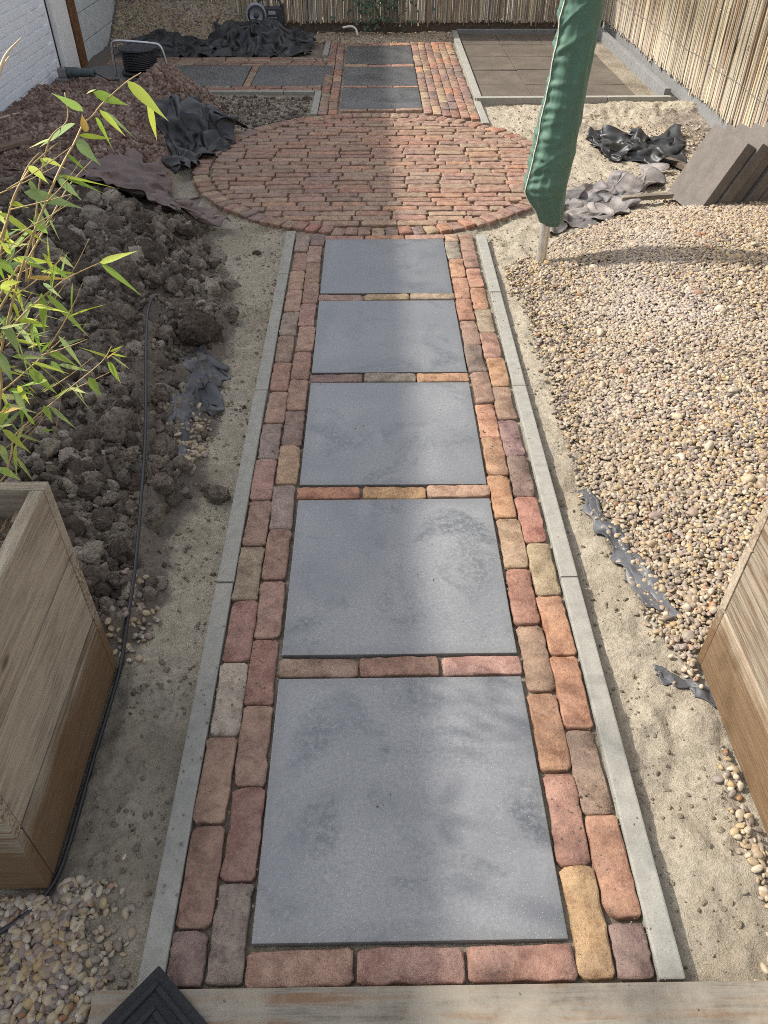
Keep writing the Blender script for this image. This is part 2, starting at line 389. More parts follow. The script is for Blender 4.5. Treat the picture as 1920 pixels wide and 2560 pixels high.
def mat_reed():
    m, nt, b = newmat('reed_cane'); a = nd(nt, 'ShaderNodeAttribute', attribute_name='tint')
    p = geo_pos(nt); mp = nd(nt, 'ShaderNodeMapping'); mp.inputs['Scale'].default_value = (30, 30, 5); nt.links.new(p, mp.inputs[0])
    n = noise_node(nt, 1.0, 5, 0.65, mp.outputs[0])
    c = mixc(nt, ramp(nt, n.outputs[0], [(0.36, 0.75), (0.6, 0.0)]).outputs[0], a.outputs['Color'], mixc(nt, 0.5, a.outputs['Color'], (0.10, 0.08, 0.06)))
    nt.links.new(c, b.inputs['Base Color']); b.inputs['Roughness'].default_value = 0.6
    bump(nt, b, n.outputs[0], 0.2, 0.003)
    return m

def mat_painted_brick():
    m, nt, b = newmat('white_painted_brick'); p = geo_pos(nt)
    n = noise_node(nt, 40, 6, 0.6, p); n1 = noise_node(nt, 3, 5, 0.6, p)
    c = mixc(nt, n1.outputs[0], (0.80, 0.82, 0.84), (0.88, 0.89, 0.90))
    c = mixc(nt, ramp(nt, n.outputs[0], [(0.25, 0.35), (0.42, 0.0)]).outputs[0], c, (0.45, 0.46, 0.46))
    nt.links.new(c, b.inputs['Base Color']); b.inputs['Roughness'].default_value = 0.75
    bump(nt, b, n.outputs[0], 0.3, 0.003)
    return m

def mat_cover():
    m, nt, b = newmat('green_parasol_cover'); p = geo_pos(nt)
    n = noise_node(nt, 4, 5, 0.6, p); n2 = noise_node(nt, 30, 5, 0.65, p)
    c = mixc(nt, n.outputs[0], (0.045, 0.105, 0.070), (0.080, 0.155, 0.110))
    c = mixc(nt, ramp(nt, n2.outputs[0], [(0.55, 0.0), (0.8, 0.4)]).outputs[0], c, (0.15, 0.215, 0.17))
    nt.links.new(c, b.inputs['Base Color']); b.inputs['Roughness'].default_value = 0.62; b.inputs['Specular IOR Level'].default_value = 0.35
    b.inputs['Sheen Weight'].default_value = 0.15
    bump(nt, b, n2.outputs[0], 0.15, 0.004)
    return m

MG = mat_ground()
M_CLOD = mat_clod('dark_soil_clod', (0.082, 0.062, 0.047), (0.35, 0.285, 0.225), (0.52, 0.45, 0.36))
M_RED = mat_clod('red_soil_crumb', (0.20, 0.125, 0.095), (0.47, 0.33, 0.26), (0.54, 0.43, 0.35))
M_SANDC = mat_clod('sand_crumb', (0.26, 0.215, 0.15), (0.46, 0.40, 0.30), (0.42, 0.365, 0.27))
M_BRICK = mat_brick(); M_SLAB = mat_slab()
M_KERB = mat_concrete('concrete_kerb', (0.295, 0.283, 0.245)); M_KERB2 = mat_concrete('dark_concrete_kerb', (0.20, 0.20, 0.195))
M_TILE = mat_concrete('brown_patio_tile', (0.112, 0.092, 0.071), 0.6, 6)
M_STACK = mat_concrete('grey_brown_tile', (0.135, 0.117, 0.102), 0.35, 18)
M_WOOD = mat_wood('planter_wood', (0.25, 0.20, 0.14), (0.45, 0.38, 0.285), True, (2.0, 55.0, 55.0))
M_STEP = mat_wood('step_wood', (0.12, 0.103, 0.08), (0.225, 0.20, 0.16), False, (1.5, 26, 26))
M_STICK = mat_wood('old_board', (0.13, 0.085, 0.06), (0.24, 0.17, 0.13), False)
M_BLACKF = mat_fabric('black_tarp', (0.010, 0.011, 0.012), (0.055, 0.055, 0.055), 0.35, 0.42)
M_BROWNF = mat_fabric('dusty_brown_tarp', (0.045, 0.038, 0.036), (0.165, 0.115, 0.10), 0.85, 0.7)
M_GREYF = mat_fabric('dusty_grey_tarp', (0.035, 0.036, 0.038), (0.24, 0.21, 0.19), 0.6, 0.55)
M_MESHF = mat_fabric('root_cloth', (0.03, 0.032, 0.036), (0.12, 0.12, 0.125), 0.55, 0.5, 320)
M_PEB = mat_pebble('gravel_pebble'); M_PEB2 = mat_pebble('paler_gravel_pebble', 1.05)  # second gravel uses the same pebble mix, slightly paler
M_LEAF = mat_leaf(); M_REED = mat_reed(); M_WHITE = mat_painted_brick(); M_COVER = mat_cover()
M_STEEL = mat_simple('galvanised_steel', (0.55, 0.56, 0.56), 0.35, 0.9, 20, 0.15)
M_POLE = mat_simple('aluminium_pole', (0.60, 0.57, 0.52), 0.4, 0.7, 30, 0.15)
M_RUBBER = mat_simple('black_rubber', (0.012, 0.013, 0.015), 0.75, 0, 300, 0.5, 0.5)
M_CABLE = mat_simple('black_cable', (0.018, 0.018, 0.02), 0.45)
M_PLASTIC = mat_simple('dark_plastic', (0.035, 0.035, 0.04), 0.5, 0, 40, 0.3)
M_GPLASTIC = mat_simple('grey_green_plastic', (0.07, 0.095, 0.095), 0.5, 0, 40, 0.3)
M_GREYM = mat_simple('dusty_metal', (0.24, 0.22, 0.21), 0.55, 0.3, 40, 0.25)
M_SILVER = mat_simple('silver_plastic', (0.30, 0.31, 0.33), 0.4, 0.2)
M_PANEL = mat_concrete('grey_panel', (0.62, 0.65, 0.63), 0.10, 15)
M_TRIM = mat_simple('rusty_brown_post', (0.16, 0.070, 0.025), 0.6, 0, 25, 0.5, 0.4)
M_WHITEP = mat_simple('white_post', (0.84, 0.82, 0.77), 0.6, 0, 12, 0.06)
M_WPIPE = mat_simple('pale_pipe', (0.68, 0.62, 0.52), 0.5)
M_STEM = mat_simple('bamboo_cane', (0.36, 0.25, 0.10), 0.5, 0, 30, 0.35)
M_DRY = mat_simple('dry_leaf', (0.20, 0.12, 0.06), 0.7, 0, 20, 0.4)
M_STRAW = mat_simple('straw', (0.52, 0.42, 0.28), 0.7)
M_IVY = mat_simple('ivy_leaf', (0.045, 0.085, 0.04), 0.45, 0, 12, 0.4)
M_BARK = mat_simple('bark', (0.09, 0.065, 0.045), 0.9, 0, 40, 0.4)
M_SHARD = mat_simple('orange_shard', (0.42, 0.19, 0.085), 0.8, 0, 60, 0.25, 0.3)
M_ROOF = mat_simple('roof_felt', (0.08, 0.08, 0.085), 0.9, 0, 20, 0.2)

# ------------------------------------------------------------------ ground (one sheet with real relief)
CX, CY, CR = -0.03, 4.453, 1.125
BX = [0.0]
def soil_edge(y):
    e = np.interp(y, [0.6, 1.0, 1.4, 1.8, 2.2, 2.6, 3.0, 3.3, 3.6, 4.0, 4.4, 5.0, 5.4, 5.8, 6.15],
                  [-0.72, -0.67, -0.64, -0.64, -0.66, -0.70, -0.78, -0.88, -1.08, -1.24, -1.29, -1.26, -1.22, -1.2, -1.25])
    return e + 0.045*perlin(y*4, y*0+3.1, 5) + 0.025*perlin(y*11, y*0+1.7, 6)
def gravel_edge(y):
    e = np.interp(y, [0.55, 0.66, 0.8, 1.2, 1.44, 2.0, 2.6, 2.93, 3.15, 3.35, 3.6, 3.75], [0.78, 0.72, 0.68, 0.63, 0.61, 0.62, 0.63, 0.585, 0.78, 0.93, 1.25, 1.6])
    return e + 0.02*perlin(y*9, y*0+0.4, 15)
def paved(x, y, g=0.0):
    p = (np.abs(x) < 0.495+g) & (y > -0.075) & (y < 3.5)
    p |= (np.hypot(x-CX, y-CY) < CR+g)
    p |= (x > -0.507-g) & (x < 0.765+g) & (y > 5.3) & (y < 8.03+g)
    p |= (x > -2.05) & (x < -0.4) & (y > 6.14-g) & (y < 7.42+g)
    p |= (x > 0.76) & (x < 2.2+g) & (y > 5.88-g) & (y < 8.5)
    return p
def height(x, y):
    z = -0.032 + 0.010*fbm(x*13+2*perlin(y*2, x*2, 4), y*3.5, 3, 3) + 0.012*fbm(x*3.1, y*3.1, 3, 2) + 0.022*fbm(x*13, y*13, 5, 12, 0.62)*sstep(-0.25, 0.3, perlin(x*3.3, y*3.3, 14)+0.1) + 0.005*billow(x*45, y*45, 2, 8)
    # dug soil on the left
    d = soil_edge(y) - x
    sm = sstep(-0.02, 0.07, d)*sstep(0.50, 0.80, y)*(1-sstep(5.95, 6.15, y))
    lump = 0.075*billow(x*5.5+3, y*5.5, 3, 21) + 0.04*fbm(x*9, y*9, 4, 31, 0.6) + 0.016*billow(x*30, y*30, 3, 41)
    near = 1-sstep(3.5, 4.2, y)
    amp = near*1.0 + (1-near)*0.35
    soil = 0.02 + (0.12*sstep(0.0, 0.45, d) + 0.05*sstep(0.5, 1.2, d))*(0.25+0.75*near) + lump*amp - 0.035
    pile = (0.25*np.exp(-((x+1.50)/0.24)**2-((y-5.52)/0.40)**2) + 0.15*np.exp(-((x+1.95)/0.6)**2-((y-4.75)/0.75)**2)
            + 0.05*np.exp(-((x+2.4)/0.4)**2-((y-6.3)/0.5)**2))
    z = z*(1-sm) + sm*soil
    z = z + pile*sstep(-1.12, -1.35, x)*(1-sstep(5.9, 6.35, y)*sstep(-2.1, -1.9, x))*sstep(3.6, 4.4, y)
    # gravel bed on the right
    gd = x - gravel_edge(y)
    gm = sstep(-0.03, 0.12, gd)*sstep(0.45, 0.66, y)*(1-sstep(3.62, 3.82, y))
    bed = -0.02 + 0.07*sstep(0.0, 0.6, gd) + 0.05*np.exp(-((y-2.9)/0.6)**2)*sstep(0.3, 1.0, gd) + 0.015*fbm(x*3, y*3, 3, 55)
    z = z*(1-gm) + gm*bed
    # sand heaped in front of the patio kerb
    z = z + 0.055*np.exp(-((y-5.68)/0.16)**2)*sstep(1.2, 2.0, x)*(1+0.7*fbm(x*6, y*6, 3, 61)) + 0.02*np.exp(-((x-1.3)/0.4)**2-((y-5.3)/0.3)**2)
    z = z + 0.022*billow(x*8, y*8, 3, 77)*sstep(0.85, 1.1, x)*sstep(4.6, 5.0, y)*(1-sstep(5.8, 5.9, y))
    # heap under the far tarp and the gravel heap against the back fence
    z = z + 0.17*np.exp(-((x+1.05)/0.34)**2-((y-8.0)/0.28)**2) + 0.13*np.exp(-((x+2.0)/0.26)**2-((y-7.85)/0.22)**2)
    z = z + 0.30*sstep(8.0, 8.75, y)*sstep(-1.15, -1.6, x)
    # shallow trench where the cable and planter stand on the left, disturbed strip at the right planter
    z = z + 0.018*billow(x*10, y*10, 2, 91)*sstep(0.52, 0.60, np.abs(x))*(1-sstep(0.66, 0.8, np.abs(x)))*(y < 3.3)
    pv = paved(x, y)
    z = np.where(pv, -0.017 + 0.008*fbm(x*4, y*4, 2, 97) + 0.005*fbm(x*25, y*25, 2, 95), np.where(paved(x, y, 0.025), np.minimum(z, -0.014), z))
    # planter beds stay level
    pl = ((x > -1.27) & (x < -0.70) & (y > 0.10) & (y < 0.67)) | ((x > 0.75) & (x < 1.33) & (y > 0.10) & (y < 0.675))
    return np.where(pl, -0.03, z)

GX0, GX1, GY0, GY1, STEP = -3.0, 3.0, -1.0, 9.4, 0.0135
gxs = np.arange(GX0, GX1+1e-6, STEP); gys = np.arange(GY0, GY1+1e-6, STEP)
XX, YY = np.meshgrid(gxs, gys); ZZ = height(XX, YY)
NXg, NYg = len(gxs), len(gys)
def Hs(x, y):
    x = np.asarray(x, float); y = np.asarray(y, float)
    fx = np.clip((x-GX0)/STEP, 0, NXg-1.001); fy = np.clip((y-GY0)/STEP, 0, NYg-1.001)
    i = fx.astype(int); j = fy.astype(int); u = fx-i; v = fy-j
    return (ZZ[j, i]*(1-u)+ZZ[j, i+1]*u)*(1-v) + (ZZ[j+1, i]*(1-u)+ZZ[j+1, i+1]*u)*v
def hit(px, py, lift=0.0):
    """point where the sight line through a photo pixel meets the relief"""
    d = ray(px, py); t = 0.3
    while t < 14:
        p = CP + d*t
        if p.z <= float(Hs(p.x, p.y)) + lift: break
        t += 0.01
    return CP + d*t

def build_ground():
    verts = np.stack([XX.ravel(), YY.ravel(), ZZ.ravel()], -1)
    # coarse skirt out to the horizon
    rim_i = np.concatenate([np.arange(NXg), np.arange(1, NYg)*NXg+NXg-1, (NYg-1)*NXg+np.arange(NXg-2, -1, -1), np.arange(NYg-2, 0, -1)*NXg])
    rim = verts[rim_i]; c = np.array([(GX0+GX1)/2, (GY0+GY1)/2, 0])
    d = rim-c; out = c + d/np.linalg.norm(d[:, :2], axis=1)[:, None]*150; out[:, 2] = -0.05
    n0 = len(verts); verts = np.concatenate([verts, out])
    I, J = np.meshgrid(np.arange(NXg-1), np.arange(NYg-1)); a = (J*NXg+I).ravel()
    q = np.stack([a, a+1, a+NXg+1, a+NXg], -1)
    k = len(rim_i); ar = np.arange(k)
    sk = np.stack([rim_i, n0+ar, n0+(ar+1) % k, rim_i[(ar+1) % k]], -1)
    q = np.concatenate([q, sk])
    me = bpy.data.meshes.new('ground')
    me.vertices.add(len(verts)); me.vertices.foreach_set('co', verts.astype(np.float32).ravel())
    me.loops.add(len(q)*4); me.loops.foreach_set('vertex_index', q.astype(np.int32).ravel())
    me.polygons.add(len(q)); me.polygons.foreach_set('loop_start', (np.arange(len(q))*4).astype(np.int32))
    me.update(calc_edges=True); me.validate()
    x, y = verts[:, 0], verts[:, 1]
    d_ = soil_edge(y)-x
    soil = sstep(-0.09, 0.05, d_)*sstep(0.55, 0.75, y)*(1-sstep(6.0, 6.2, y)*(x > -2.0))
    soil = np.maximum(soil, 0.55*((x < -0.5) & (y > 5.3) & (y < 6.14)))
    soil = np.maximum(soil, 0.8*((x < -0.5) & (y > 7.4)))
    soil = np.maximum(soil, 0.75*sstep(0.0, 0.1, x-gravel_edge(y))*((y > 0.6) & (y < 3.8)))
    soil = np.maximum(soil, 0.62*sstep(1.75, 2.1, x)*((y > 3.7) & (y < 5.6)))
    soil = np.maximum(soil, 0.6*((y > 8.0) & (x > -0.6)))
    soil = np.maximum(soil, 0.46*sstep(-0.60, -0.70, x)*(y < 1.0))
    red = sstep(3.4, 4.3, y)*(x < -1.1)*(y < 6.6)*0.9
    dark = np.where(paved(x, y), 0.5+0.55*perlin(x*3.2, y*3.2, 44), 0.0)
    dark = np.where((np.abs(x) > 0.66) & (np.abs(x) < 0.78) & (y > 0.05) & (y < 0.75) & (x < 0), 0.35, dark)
    cols = np.stack([soil, red, dark, np.ones_like(x)], -1).astype(np.float32)
    at = me.attributes.new('mix', 'FLOAT_COLOR', 'POINT'); at.data.foreach_set('color', cols.ravel())
    me.shade_smooth()
    return tag(obj('ground', me, MG), 'sandy ground with dug soil on the left and sand strips beside the path', None, None, 'structure')
build_ground()

# ------------------------------------------------------------------ bricks
def brick_mesh(seed, L=0.2, W=0.066, D=0.065, chip=0.0032):
    r_ = random.Random(seed); pts = []
    nl, nw, rad = 10, 4, 0.0072*r_.uniform(0.8, 1.3)
    hl, hw = L/2, W/2
    for k in range(nl): pts.append((-hl+rad+(2*hl-2*rad)*k/(nl-1), -hw))
    for k in range(nw): pts.append((hl, -hw+rad+(2*hw-2*rad)*k/(nw-1)))
    for k in range(nl): pts.append((hl-rad-(2*hl-2*rad)*k/(nl-1), hw))
    for k in range(nw): pts.append((-hl, hw-rad-(2*hw-2*rad)*k/(nw-1)))
    n = len(pts); bow = r_.uniform(-0.003, 0.003)
    P = []
    for x, y in pts:
        x += r_.gauss(0, 0.0008); y += r_.gauss(0, chip*0.38) + bow*(1-(x/hl)**2)
        P.append((x, y))
    if r_.random() < 0.55:                 # a worn or broken corner
        sx, sy, am, rr = r_.choice((-1, 1)), r_.choice((-1, 1)), r_.uniform(0.003, 0.009), r_.uniform(0.014, 0.026)
        P = [(x-sx*am*max(0, 1-math.hypot(x-sx*hl, y-sy*hw)/rr), y-sy*am*0.8*max(0, 1-math.hypot(x-sx*hl, y-sy*hw)/rr)) for x, y in P]
    rings = []
    chips = [min(abs(r_.gauss(0, chip*0.5)), 0.0035) for _ in pts]
    for _ in range(r_.randint(0, 2)): chips[r_.randrange(n)] += r_.uniform(0.0015, 0.0038)
    tilt = (r_.gauss(0, 0.006), r_.gauss(0, 0.02))
    def ring(inset, z, cf, zn):
        out = []
        for i, (x, y) in enumerate(P):
            ln = math.hypot(x/hl, y/hw) or 1
            dx = -math.copysign(1, x)*min(1, max(0, (abs(x)-hl+0.02)/0.02)); dy = -math.copysign(1, y)*min(1, max(0, (abs(y)-hw+0.012)/0.012))
            q = inset + chips[i]*cf
            xx, yy = x+dx*q, y+dy*q
            out.append((xx, yy, z - chips[i]*cf*0.5*(0 if zn else 1) + (r_.gauss(0, 0.0006) if zn else 0) + xx*tilt[0]+yy*tilt[1]))
        return out
    rings = [ring(0, -D, 0, 0), ring(0, -0.008, 0.1, 0), ring(0.0001, -0.0034, 0.3, 0), ring(0.0008, -0.0013, 0.8, 0), ring(0.0021, -0.0002, 1.0, 0), ring(0.0034, 0.0, 1.0, 1)]
    vs_ = [v for rg in rings for v in rg]; fs = []
    for a in range(len(rings)-1):
        for k in range(n): fs.append((a*n+k, a*n+(k+1) % n, (a+1)*n+(k+1) % n, (a+1)*n+k))
    t = (len(rings)-1)*n
    # top: strip quads between the two long sides
    top = list(range(t, t+n)); a, b = 0, n-1
    lo = top[0:nl]; r_side = top[nl:nl+nw]; up = top[nl+nw:nl+nw+nl][::-1]; l_side = top[nl+nw+nl:]
    for k in range(nl-1): fs.append((lo[k], lo[k+1], up[k+1], up[k]))
    fs.append(tuple([lo[-1]]+r_side+[up[-1]])); fs.append(tuple([up[0]]+l_side+[lo[0]]))
    return mesh_from('brick', vs_, fs, True)
BV = [brick_mesh(100+k) for k in range(26)]
HV = [brick_mesh(300+k, 0.10, 0.066) for k in range(14)]
for me in BV+HV: me.materials.append(M_BRICK)
PAL = dict(pink=(0.37, 0.215, 0.16), rose=(0.32, 0.165, 0.12), purple=(0.21, 0.13, 0.11), greyb=(0.28, 0.22, 0.175), tan=(0.39, 0.26, 0.16),
           pale=(0.47, 0.41, 0.33), orange=(0.41, 0.20, 0.105), salmon=(0.43, 0.21, 0.12), red=(0.33, 0.14, 0.085), ochre=(0.49, 0.305, 0.14),
           brown=(0.28, 0.165, 0.11), dark=(0.16, 0.10, 0.082), olive=(0.31, 0.225, 0.15))
PAL = {k_: tuple(x*0.92 for x in v_) for k_, v_ in PAL.items()}
def calm(c, k=0.38): return tuple(a*(1-k)+b*k for a, b in zip(c, (0.315, 0.185, 0.118)))
def pick(names=None):
    c = PAL[random.choice(names or ['pink', 'rose', 'brown', 'orange', 'salmon', 'tan', 'brown', 'red', 'purple', 'rose', 'olive'])]
    k = random.uniform(0.85, 1.15)
    return tuple(x*k*random.uniform(0.95, 1.05) for x in c)
def put_brick(parent, x, y, ang, L=0.2, W=0.066, col=None, header=False, z=0.0, name='brick', jit=1.0):
    me = random.choice(HV if header else BV)
    o = bpy.data.objects.new(name, me)
    o.location = (x+random.gauss(0, 0.0012)*jit, y+random.gauss(0, 0.0012)*jit, z+random.gauss(0, 0.0018)*jit)
    o.rotation_euler = (random.gauss(0, 0.010), random.gauss(0, 0.008), ang+random.gauss(0, 0.010)*jit+random.choice((0, math.pi)))
    o.scale = (L/(0.10 if header else 0.2), W/0.066, 1)
    c = col or pick(); o.color = (*c, 1)
    return link(o, parent)

def slab_mesh(w, d):
    mb = MB().box(-w/2, w/2, -d/2, d/2, -0.04, 0.0, 0.0022); return mesh_from('slab', mb.v, mb.f)
def kerb_run(parent, x0, y0, x1, y1, width=0.05, z=0.0, mat=None, joints=None, depth=0.12, name='edging_stone'):
    L = math.hypot(x1-x0, y1-y0); a = math.atan2(y1-y0, x1-x0)
    js = [0]+(joints or [k*1.0 for k in range(1, int(L)+1) if k < L-0.15])+[L]
    for s0, s1 in zip(js[:-1], js[1:]):
        l = s1-s0-0.004; mb = MB().box(-l/2, l/2, -width/2, width/2, -depth, 0, 0.004)
        c = (s0+s1)/2
        o = mb.build(name, mat or M_KERB, parent, False, (x0+math.cos(a)*c, y0+math.sin(a)*c, z+random.gauss(0, 0.0012)), (0, 0, a+random.gauss(0, 0.0015)))

# ---- the straight path with its slabs
path = empty('garden_path'); tag(path, 'straight garden path of charcoal slabs framed by two rows of old bricks', None, None, 'structure')
PITCH = 0.6693
SL = slab_mesh(0.594, 0.598)
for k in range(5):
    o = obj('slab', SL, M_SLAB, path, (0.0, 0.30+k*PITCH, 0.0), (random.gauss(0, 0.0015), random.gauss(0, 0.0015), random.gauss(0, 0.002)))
    wt = (1.05, 1.0, 0.90, 0.80, 0.66)[k]; o.color = (wt, wt, wt, 1)          # slab colour steps darker towards the far end
strips = [['pink', 'pink', 'rose'], ['olive', 'rose', 'pink'], ['orange', 'ochre', 'tan'], ['purple', 'greyb', 'salmon'], ['pink', 'tan', 'olive'], ['rose', 'orange', 'pink']]
for k, cs in enumerate(strips):
    yc = -0.0385 + k*PITCH + (0.0035 if k else 0)
    if k == 5: yc = 3.302
    for j in range(3):
        put_brick(path, -0.204+j*0.204, yc, 0, 0.198, 0.056 if k else 0.062, tuple(c*random.uniform(.92, 1.08) for c in PAL[cs[j]]))
colsA = 'purple brown pink pale rose olive rose pink greyb pink rose brown olive pink tan rose greyb'.split()
colsB = 'greyb rose pink rose pink rose greyb tan purple rose rose tan pink rose brown pink purple tan'.split()
colsC = 'ochre rose orange brown red tan orange orange salmon brown dark brown red orange salmon greyb tan'.split()
colsD = 'purple salmon brown orange salmon tan red dark purple brown orange rose olive orange salmon brown brown'.split()
for x, y0, cs, first in ((-0.412, 0.03, colsA, -0.070), (-0.340, 0.115, colsB, -0.070), (0.340, 0.14, colsC, -0.068), (0.412, 0.035, colsD, -0.068)):
    put_brick(path, x, (first+y0)/2, math.pi/2, y0-first-0.006, 0.067, PAL[cs[0]])
    yy = y0; i = 1
    while yy < 3.33:
        L = min(0.2065*random.uniform(0.975, 1.025), 3.345-yy)
        if L < 0.05: break
        put_brick(path, x+random.gauss(0, 0.0015), yy+L/2, math.pi/2, L-0.0045, 0.0695, tuple(c*random.uniform(.92, 1.08) for c in PAL[cs[i % len(cs)]]))
        yy += L; i += 1
kerb_run(path, -0.472, -0.075, -0.478, 3.38, 0.047, 0.004, None, [0.995, 1.96, 2.95])
kerb_run(path, 0.473, -0.072, 0.492, 3.33, 0.048, 0.004, None, [1.0, 1.98, 2.75])

# ---- the round brick terrace
circ = empty('round_terrace', (0, 0, 0)); tag(circ, 'round terrace of old red and brown bricks edged with a ring of half bricks', None, None, 'structure')
RIN, RP = CR-0.105, 0.0682
nrow = int(2*RIN/RP)
for i in range(nrow):
    yr = CY - RIN + RP*(i+0.5) + (2*RIN-nrow*RP)/2
    dy = max(abs(yr-CY)-RP*0.10, 0)
    half = math.sqrt(max(RIN**2-dy**2, 0)) - 0.004
    x = CX-half; L = random.uniform(0.07, 0.2); right = CX+half
    while x < right-0.03:
        if right-(x+L) < 0.05: L = right-x
        hw = 'dark' if random.random() < 0.02 else None
        put_brick(circ, x+L/2, yr+random.gauss(0, 0.002), 0, min(L, 0.215)-random.uniform(0.005, 0.012), RP-random.uniform(0.0045, 0.009),
                  calm(pick(['pink', 'rose', 'brown', 'orange', 'tan', 'brown', 'purple', 'rose', 'olive', 'brown', 'red'])), L < 0.11)
        x += L; L = 0.2*random.uniform(0.94, 1.07)
nring = 98
for k in range(nring):
    a = 2*math.pi*(k+0.5)/nring
    put_brick(circ, CX+math.cos(a)*(CR-0.05), CY+math.sin(a)*(CR-0.05), a, 0.097*random.uniform(0.93, 1.04), 0.0655,
              pick(['rose', 'brown', 'red', 'purple', 'orange', 'tan', 'brown']), True, random.gauss(0.001, 0.002), 'edge_brick')

# ---- the back path with three slabs, its left branch
back = empty('back_path'); tag(back, 'back path of three charcoal slabs with brick columns beside them', None, None, 'structure')
for (y0, y1) in ((5.682, 6.295), (6.352, 7.008), (7.110, 7.862)):
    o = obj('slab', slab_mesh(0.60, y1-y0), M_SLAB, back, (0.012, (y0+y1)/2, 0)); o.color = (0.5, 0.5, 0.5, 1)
for yc, w in ((5.652, 0.05), (6.322, 0.05), (7.058, 0.09), (7.93, 0.1)):
    for j in range(3): put_brick(back, 0.012-0.203+j*0.203, yc, 0, 0.198, w-0.006, pick(['brown', 'tan', 'rose', 'orange']))
def column(parent, x, y0, y1, W=0.066, names=None, L0=0.2):
    yy = y0 - random.uniform(0, 0.12); 
    while yy < y1-0.03:
        L = L0*random.uniform(0.95, 1.06); a = max(yy, y0); b = min(yy+L, y1)
        if b-a > 0.04: put_brick(parent, x, (a+b)/2, math.pi/2, b-a-0.006, W-0.004, pick(names))
        yy += L
for x in (-0.417, -0.346): column(back, x, 5.545, 7.99, 0.070)
for k in range(6): column(back, 0.352+k*0.0655, 5.56-0.03*k, 8.02, 0.0655, ['brown', 'rose', 'orange', 'red', 'tan', 'purple', 'brown'], 0.215)
kerb_run(back, -0.480, 5.53, -0.478, 6.19, 0.05, 0.004); kerb_run(back, -0.480, 7.44, -0.474, 8.0, 0.05, 0.004)
kerb_run(back, 0.742, 5.31, 0.742, 5.90, 0.05, 0.003)

side = empty('side_path'); tag(side, 'side path of charcoal slabs and bricks running left to the wall', None, None, 'structure')
for (x0, x1) in ((-1.03, -0.392), (-1.76, -1.10), (-2.46, -1.83)):
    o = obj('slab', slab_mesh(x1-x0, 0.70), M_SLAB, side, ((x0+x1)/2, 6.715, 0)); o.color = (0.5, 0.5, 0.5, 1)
for xc in (-1.065, -1.795):
    for j in range(3): put_brick(side, xc, 6.48+j*0.235, math.pi/2, 0.228, 0.058, pick(['brown', 'tan', 'olive']))
def row(parent, y, x0, x1, W=0.066, names=None):
    xx = x0 - random.uniform(0, 0.1)
    while xx < x1-0.03:
        L = 0.204*random.uniform(0.97, 1.05); a = max(xx, x0); b = min(xx+L, x1)
        if b-a > 0.04: put_brick(parent, (a+b)/2, y, 0, b-a-0.006, W-0.004, pick(names))
        xx += L
for y in (6.248, 6.322): row(side, y, -2.2, -0.46, 0.070)
for y in (7.115, 7.19, 7.265, 7.34): row(side, y, -2.4, -0.50 if y > 7.2 else -0.46, 0.072, ['brown', 'tan', 'rose', 'olive', 'brown'])
kerb_run(side, -1.75, 6.178, -0.508, 6.166, 0.048, 0.004)

# ---- the patio on the right
patio = empty('tiled_patio'); tag(patio, 'square patio of dark brown tiles inside a grey concrete kerb', None, None, 'structure')
rows = [5.955, 6.40, 6.90, 7.42, 7.92, 8.42]; colsx = [0.785, 1.185, 1.595, 2.00]
for a, b in zip(rows[:-1], rows[1:]):
    for c, d in zip(colsx[:-1], colsx[1:]):
        mb = MB().box(-(d-c)/2+0.003, (d-c)/2-0.003, -(b-a)/2+0.004, (b-a)/2-0.004, -0.04, 0.0, 0.003)
        mb.build('tile', M_TILE, patio, False, ((c+d)/2, (a+b)/2, -0.004+random.gauss(0, 0.0015)), (random.gauss(0, 0.004), random.gauss(0, 0.004), 0))
kerb_run(patio, 0.752, 5.90, 0.778, 8.49, 0.055, 0.018, M_KERB)
kerb_run(patio, 0.735, 5.905, 2.225, 5.925, 0.05, 0.022, M_KERB, [1.0])
kerb_run(patio, 2.205, 5.96, 2.215, 8.45, 0.05, 0.065, M_KERB2)
kerb_run(patio, 0.80, 8.47, 2.24, 8.47, 0.05, 0.03, M_KERB2)

# ------------------------------------------------------------------ timber step
step = empty('timber_step', (0.16, -0.08, 0)); tag(step, 'weathered timber step across the near end of the path', 'step')
ys = [-0.078, -0.152, -0.232, -0.312]
for k in range(3):
    mb = MB().box(-0.80, 0.80, ys[k+1]+0.0015, ys[k]-0.0015, -0.06, 0.026-0.001*k, 0.004)
    v = mb.v; mb.build('plank', M_STEP, step, False, (0.08, 0.08, 0))

# ------------------------------------------------------------------ house, posts and panel
house = empty('white_house', (-2.62, 3.0, 0)); tag(house, 'white painted brick house wall with grey panel at the far left', 'house')
HB = Vector((-2.62, 3.0, 0)); HH = 2.36
wall = MB().box(-0.32, -0.012, -6.0, 3.68, -0.1, HH).build('wall', M_WHITE, house)
bm_ = MB().box(-0.006, 0.006, -0.1035, 0.1035, -0.0265, 0.0265, 0.003); bme = mesh_from('wall_brick', bm_.v, bm_.f); bme.materials.append(M_WHITE)
for j in range(20):
    z = -0.02 + j*0.0625
    y = 1.60 + (0.107 if j % 2 else 0)
    while y < 3.58:
        o = bpy.data.objects.new('wall_brick', bme); o.location = (-0.0072+random.gauss(0, 0.0008), y, z); link(o, wall); y += 0.2145
MB().box(-0.02, 0.030, 3.73, 4.07, -0.1, HH, 0.006).build('white_post', M_WHITEP, house)
MB().box(-0.02, 0.045, 4.09, 4.25, -0.1, HH, 0.004).build('brown_post', M_TRIM, house)
MB().box(-0.32, -0.025, 3.69, 5.85, -0.1, HH).build('panel_backing', M_ROOF, house)
z0 = -0.10
